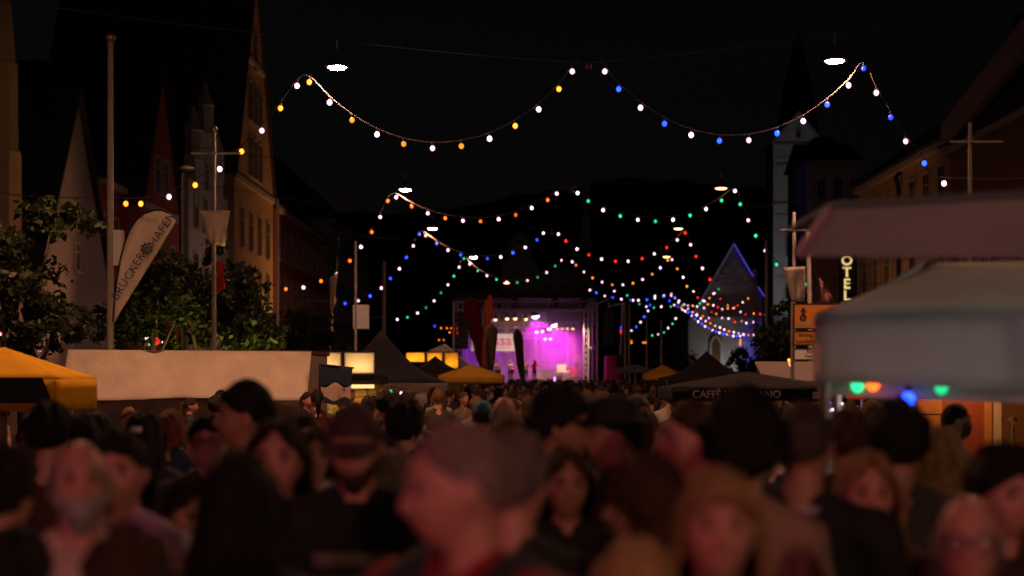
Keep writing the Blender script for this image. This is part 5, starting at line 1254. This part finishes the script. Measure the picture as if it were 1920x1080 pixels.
who('man with lit forehead and glasses between teal woman and tall man', 393, 776, 7.2, face=10, yaw=-6, hair='short', hcol=BK, skin=0, top=(.03,.03,.035), extras=(('glasses',),))
who('tall dark haired man in profile looking left', 466, 713, 6.3, face=-75, yaw=-10, hair='short', hcol=BK, skin=1, top=(.03,.03,.035))
who('dark haired woman in beige jacket looking at the camera', 518, 784, 5.0, face=-12, yaw=14, pitch=4, hair='long', hcol=BK, skin=2, top=(.55,.38,.27), sleeve=1.2, female=True)
who('woman with long black hair from behind in dark jacket', 448, 846, 3.9, face=172, hair='long', hcol=BK, top=(.02,.018,.018), sleeve=1.2, female=True)
who('bearded man in black shirt with dark cap looking down', 668, 752, 4.9, face=4, yaw=-4, pitch=-14, hair='crop', hcol=BR, skin=2, top=(.008,.008,.009), build=1.12, extras=(('cap',(.05,.025,.03)),('print',(.13,.1,.1)),('beard',(.06,.03,.02))))
who('large grey haired man in red shirt with dark backpack straps at centre', 880, 784, 3.2, face=-40, yaw=-34, pitch=-6, hair='receding', hcol=(.26,.17,.15), skin=2, top=(.3,.02,.025), build=1.18, extras=(('straps',),))
who('grey haired man from behind right of the man with backpack straps', 962, 806, 3.9, face=160, hair='short', hcol=(.17,.13,.12), skin=2, top=(.03,.03,.04), sleeve=1.2, build=1.1)
who('dark curly haired person behind the man with the cap', 757, 752, 9.5, face=180, hair='curly', hcol=BK, top=(.03,.03,.03))
who('young dark haired man in profile looking right near centre', 1045, 722, 6.0, face=70, yaw=16, hair='thick', hcol=BK, skin=1, top=(.03,.027,.025))
who('woman with long brown hair in black top below the centre', 1062, 838, 5.4, face=5, hair='long', hcol=BR, skin=1, top=(.012,.012,.013), female=True)
who('person in broad black hat turned left near centre', 1155, 738, 6.0, face=-60, yaw=-20, hair='short', hcol=BK, skin=1, top=(.04,.03,.02), extras=(('hat',(.012,.011,.011)),))
who('woman with dark bob in profile looking left', 1215, 850, 4.2, face=-65, yaw=-15, hair='bob', hcol=BR, skin=2, top=(.3,.14,.13), female=True)
who('blond child cut by the lower picture border', 1192, 1004, 3.3, face=178, hair='bob', hcol=BL, skin=0, top=(.1,.08,.1))
who('blonde woman with bangs in front at lower right centre', 1345, 868, 3.35, face=-5, yaw=4, pitch=2, hair='bangs', hcol=DBL, skin=2, top=(.12,.03,.05), female=True)
who('pink faced man in profile left of the big black hair', 1305, 748, 5.3, face=-70, yaw=-10, hair='crop', hcol=BR, skin=2, top=(.1,.04,.04))
who('head of thick black hair seen from behind at right', 1394, 734, 4.5, face=175, hair='curly', hcol=BK, top=(.3,.18,.12), female=True)
who('man with cropped hair in black shirt with pale collar', 1506, 752, 4.6, face=160, hair='crop', hcol=(.07,.055,.045), skin=1, top=(.008,.008,.009), build=1.1, extras=(('collar',(.42,.33,.36)),))
who('broad dark haired man from behind below the blue bulb', 1683, 748, 5.4, face=175, hair='thick', hcol=BK, skin=1, top=(.06,.05,.045), build=1.1)
who('woman with long blonde hair smiling at the camera', 1626, 846, 4.7, face=6, yaw=-6, pitch=3, hair='long', hcol=DBL, skin=2, top=(.1,.05,.04), female=True)
who('older man with glasses at the lower right', 1815, 930, 3.6, face=-8, yaw=-4, pitch=3, hair='fringe', hcol=GR, skin=2, top=(.12,.06,.07), build=1.1, extras=(('glasses',),))
who('dark haired man at the right border looking at the camera', 1878, 832, 4.5, face=8, yaw=10, hair='thick', hcol=BK, skin=2, top=(.05,.025,.02))
who('man with short beard in profile facing right before the hut', 1790, 756, 11, face=80, yaw=12, hair='crop', hcol=BK, skin=1, top=(.06,.06,.065), extras=(('beard',(.09,.05,.035)),))
who('woman with long light brown hair between grey stall and hut', 1762, 800, 6.2, face=150, hair='long', hcol=DBL, top=(.04,.04,.04), female=True)
who('man in dark top left of the man below the blue bulb', 1592, 764, 6.3, face=165, hair='short', hcol=BR, skin=1, top=(.06,.03,.03))
who('brown haired person cut by the lower left border', 240, 985, 3.3, face=170, hair='thick', hcol=BR, top=(.03,.025,.025))
who('dark haired teenager with shaded face at lower left', 352, 888, 5.2, face=20, yaw=10, pitch=-10, hair='long', hcol=BK, skin=1, top=(.18,.1,.06), female=True)
who('person with dark hair under the yellow parasol', 92, 752, 7.2, face=178, hair='thick', hcol=BK, top=(.07,.03,.02))
who('second dark haired person right of the yellow parasol', 150, 776, 7.6, face=185, hair='bob', hcol=BK, top=(.06,.025,.02), female=True)
who('person in teal cap behind the grey haired man', 905, 752, 12, face=178, hair='crop', hcol=BR, top=(.2,.14,.1), extras=(('cap',(.04,.17,.24)),))
who('bald man right of the teal cap', 944, 744, 10, face=165, hair='fringe', hcol=GR, skin=0, top=(.3,.2,.16))
who('person in pale top left behind the man with the cap', 590, 800, 7.4, face=12, hair='bob', hcol=BR, skin=1, top=(.55,.47,.45), female=True)
who('short haired person left of the man with the cap', 570, 772, 9.2, face=185, hair='short', hcol=BK, top=(.04,.03,.03))
who('man with short hair at the upper left of the cream awning', 640, 786, 8.4, face=20, hair='short', hcol=BR, skin=1, top=(.12,.05,.03))
who('woman with grey bob right of the man with the cap', 735, 838, 6.0, face=175, hair='bob', hcol=(.16,.12,.1), top=(.3,.2,.12), female=True)
who('person in dark purple top at the far lower left', 25, 985, 3.4, face=165, hair='short', hcol=BK, top=(.2,.05,.1))
who('dark haired person between profile man and black hat', 1105, 776, 8.6, face=180, hair='pony', hcol=BK, top=(.03,.03,.03), female=True)
who('woman with fair hair left of the pink faced man', 1262, 786, 8.0, face=30, hair='long', hcol=DBL, skin=1, top=(.06,.05,.04), female=True)

# ------------------------------------------------------------------ crowd further back
CT_ = randmat('crowd_tops', [(.03,.03,.035),(.2,.15,.12),(.04,.05,.08),(.4,.34,.3),(.015,.015,.015),(.12,.03,.03),(.05,.04,.035),(.25,.2,.2),(.03,.03,.05),(.1,.07,.05)], .9)
CH_ = randmat('crowd_hair', [BK,BR,(.03,.02,.012),(.13,.075,.03),BK,(.07,.04,.02),(.03,.02,.015),BR], .75)
protos = []
for i, (hr, fem, arm) in enumerate((('short',False,('down','down')),('long',True,('down','down')),('thick',False,('drink','down')),('bob',True,('down','drink')),('crop',False,('down','down')),('pony',True,('down','down')))):
    protos.append(person('blurred visitor standing in the dark crowd before the stage', (0,9,0), hair=hr, female=fem, arms=arm, vox=.021, simple=True, mats=(SKIN[i%3], CT_, DARKT, SHOE), hairm=CH_, group='visitors in the crowd before the stage'))
spots = []
tries = 0
blocked = [(-8,-3,24,28.5),(-4.4,-2.4,29,34),(-5.0,-1.2,34,38),(-3.6,-1.8,50,63),(3.8,7,15,19),(2.5,8,6.0,10),(1.2,3.2,15,17),(-6.2,-4,14.5,17),(4.0,5.5,20,24),(2.5,7,43,47)]
while len(spots) < 215 and tries < 20000:
    tries += 1
    y = 8.5+55*random.random()**1.25
    x = random.uniform(max(-8.5,-.33*y), min(10,.32*y))
    if any(a < x < b and c < y < d for a, b, c, d in blocked): continue
    if y < 15.8 and x/y*F+VX > 1640: continue
    if any((x-q[0])**2+(y-q[1])**2 < .5 for q in spots): continue
    if x < -2.2 and 13 < y < 24 and random.random() < .55: continue
    spots.append((x, y))
for i, (x, y) in enumerate(spots):
    p = protos[i % 6]
    if i < 6: q = p
    else:
        q = p.copy(); C.objects.link(q)
        for c in p.children:
            d = c.copy(); C.objects.link(d); d.parent = q
    q.location = (x, y, 0); q.rotation_euler = (0,0,R(random.choice((180,180,180,175,190,160,30,-60,90))+random.uniform(-20,20)))
    hk = ('short haired','long haired','thick haired','bob haired','close cropped','pony tailed')[i % 6]
    dpt = 'near' if y < 16 else ('middle' if y < 32 else 'far')
    sx_ = x/y*F+VX; side = 'on the left below the awning' if sx_ < 600 else ('below the lit kiosk' if sx_ < 800 else ('in front of the stage' if sx_ < 1150 else ('before the chapel' if sx_ < 1450 else 'at the right stalls')))
    q['label'] = '%s visitor in the %s crowd %s' % (hk, dpt, side); q['group'] = '%s visitors in the %s crowd %s' % (hk, dpt, side)
    sc_h = random.uniform(.90,1.0)
    q.scale = (sc_h,)*3
# the far crowd reads as one mass
fm_ = MB(); fh_ = MB()
for i in range(520):
    y = random.uniform(58, 115); x = random.uniform(max(-8,-.2*y), min(9.5,.14*y+1))
    h_ = random.uniform(1.55,1.85); wv = random.uniform(.19,.25)
    fm_.lathe([(.12,0),(.15,.5),(.18,.95),(wv,h_-.45),(wv*.85,h_-.33),(.07,h_-.27)], (x,y,0), 7)
    fh_.ball((x,y,h_-.12), (.085,.1,.13), 7, 5)
nbody = len(fm_.f); fm_.add(fh_.v, fh_.f)
far = fm_.build('crowd', randmat('far_crowd_cloth', [(.03,.03,.03),(.2,.13,.1),(.015,.012,.01),(.3,.25,.22),(.05,.03,.02),(.3,.17,.12),(.02,.02,.03),(.08,.05,.04)], .9, True), None, True)
nb_ = len(fm_.f); far.data.materials.append(randmat('far_crowd_hair', [BK,BR,BK,(.03,.02,.012),DBL,BK,(.3,.16,.1),BR], .7, True)); far.data.polygons.foreach_set('material_index', [0]*nbody+[1]*(nb_-nbody))
far['kind'] = 'stuff'; far['label'] = 'distant crowd packed before the stage'; far['category'] = 'crowd'

# ------------------------------------------------------------------ musicians and instruments
def musician(label, px_, dy, face, **k):
    return person(label, (X(px_)*(SY+dy)/SY, SY+dy, FL), face=face, vox=.02, simple=True, name='musician', **k)
DK = (.03,.03,.035); BRASS = mat('brass_instrument', (.9,.6,.2), .22, 1); DRUM = mat('drum_shell', (.5,.03,.05), .4)
def mm(top): return (SKIN[2], mat('fabric_%.2f_%.2f_%.2f' % tuple(top), top, .9), DARKT, SHOE)
musician('musician in dark clothes at the left of the stage', 931, .9, 10, mats=mm((.3,.25,.25)), hair='crop', arms=('play','play'), group='band on stage')
musician('musician with raised arm and red scarf on stage', 957, .8, -10, mats=mm((.35,.3,.32)), hair='short', hcol=GR, arms=('up','play'), group='band on stage')
musician('singer in dark shirt behind the slim brown flag', 986, 1.8, 5, mats=mm((.12,.1,.11)), hair='crop', arms=('play','down'), group='band on stage')
musician('trumpeter in red shirt standing at the stage front', 1002, .6, 15, mats=mm((.75,.04,.03)), hair='short', hcol=BR, arms=('play','out'), group='band on stage')
dr = musician('drummer sitting high behind the drum kit', 1081, 4.2, -8, mats=mm((.5,.2,.22)), hair='short', hcol=BR, arms=('play','play'), group='band on stage'); dr.location.z = FL+.55
def horn(label, px_, dy, zpx, kind):
    t = thing(kind, label, 'instrument', (X(px_), SY+dy, Z(zpx)))
    if kind == 'saxophone': MB().tube([(0,0,.35),(.03,-.05,.3),(.03,-.1,.0),(.0,-.12,-.3),(-.05,-.2,-.36),(-.08,-.28,-.2),(-.1,-.33,-.02)], [.01,.02,.03,.045,.06,.07,.12], 8).build('body', BRASS, t, True)
    else: MB().tube([(0,0,0),(0,-.3,.0),(0,-.42,0),(0,-.5,0)], [.012,.015,.04,.09], 8).build('body', BRASS, t, True); MB().torus((0,-.2,-.02), .06, .012, 12, 4, 'x').build('valves', BRASS, t)
horn('saxophone held by the left musician on stage', 938, .4, 692, 'saxophone'); horn('saxophone held by the musician with raised arm', 963, .35, 692, 'saxophone'); horn('trumpet held by the red shirted musician', 1004, .2, 680, 'trumpet')
dk_ = thing('drum_kit', 'drum kit with cymbals on the riser at stage right', 'drum kit', (X(1078), SY+3.2, FL+.5))
MB().lathe([(.28,-.22),(.28,.22)], (0,0,.3), 16, 'y').build('bass_drum', DRUM, dk_)
for x, z, r in ((-.35,.62,.17),(.2,.66,.15),(.62,.4,.2),(-.75,.5,.17)): MB().lathe([(r,-.1),(r,.1)], (x,-.1,z), 14).build('tom_drum', DRUM, dk_)
for x, z in ((-.8,.95),(.75,1.0),(.35,1.05),(-.4,1.0)):
    MB().lathe([(.24,0),(.05,.03),(.02,.05)], (x,0,z), 14).build('cymbal', BRASS, dk_); MB().tube([(x,0,-.5),(x,0,z)], .012, 4).build('cymbal_stand', STEEL, dk_)
ns = thing('music_stand', 'white lit note board beside the drum kit', 'music stand', (X(1054), SY+2.2, FL))
MB().tube([(0,0,0),(0,0,1.2)], .02, 5).build('stem', BLACK, ns); MB().box(-.34,.34,-.03,.0,.95,1.42).build('board', mat('white_board', (.8,.75,.7), .6), ns)
kb = thing('keyboard', 'keyboard on a stand left of the drum kit', 'keyboard', (X(1056), SY+1.6, FL))
MB().box(-.5,.5,-.15,.15,.85,.95).build('keys', mat('white_board', (.8,.75,.7), .6), kb)
for q in (-1,1): MB().tube([(q*.4,0,0),(-q*.4,0,.85)], .02, 5).build('leg', STEEL, kb)
for px_, lab in ((925,'microphone stand at the far left of the stage'), (1017,'microphone stand beside the trumpeter'), (1027,'microphone stand at stage centre')):
    t = thing('microphone_stand', lab, 'microphone', (X(px_), SY+.2, FL)); MB().tube([(0,0,0),(0,0,1.45),(0,-.2,1.55)], .016, 5).build('stand', STEEL, t); MB().ball((0,-.23,1.57), .035, 8, 6).build('head', BLACK, t); MB().lathe([(.16,0),(.14,.03)], n=10).build('base', BLACK, t)
for px_, lab in ((1032,'low monitor speaker at stage centre'), (975,'low monitor speaker left of the slim flag'), (1090,'low monitor speaker before the drum kit')):
    t = thing('monitor_speaker', lab, 'loudspeaker', (X(px_), SY+.15, FL)); MB().prism([(-.3,-.2,0),(-.3,.25,0),(-.3,.2,.36),(-.3,-.12,.2)], (.6,0,0)).build('cabinet', BLACK, t); MB().prism([(-.25,-.185,.03),(-.25,-.135,.19),(-.25,-.145,.19),(-.25,-.195,.03)], (.5,0,0)).build('grille', STEEL, t)
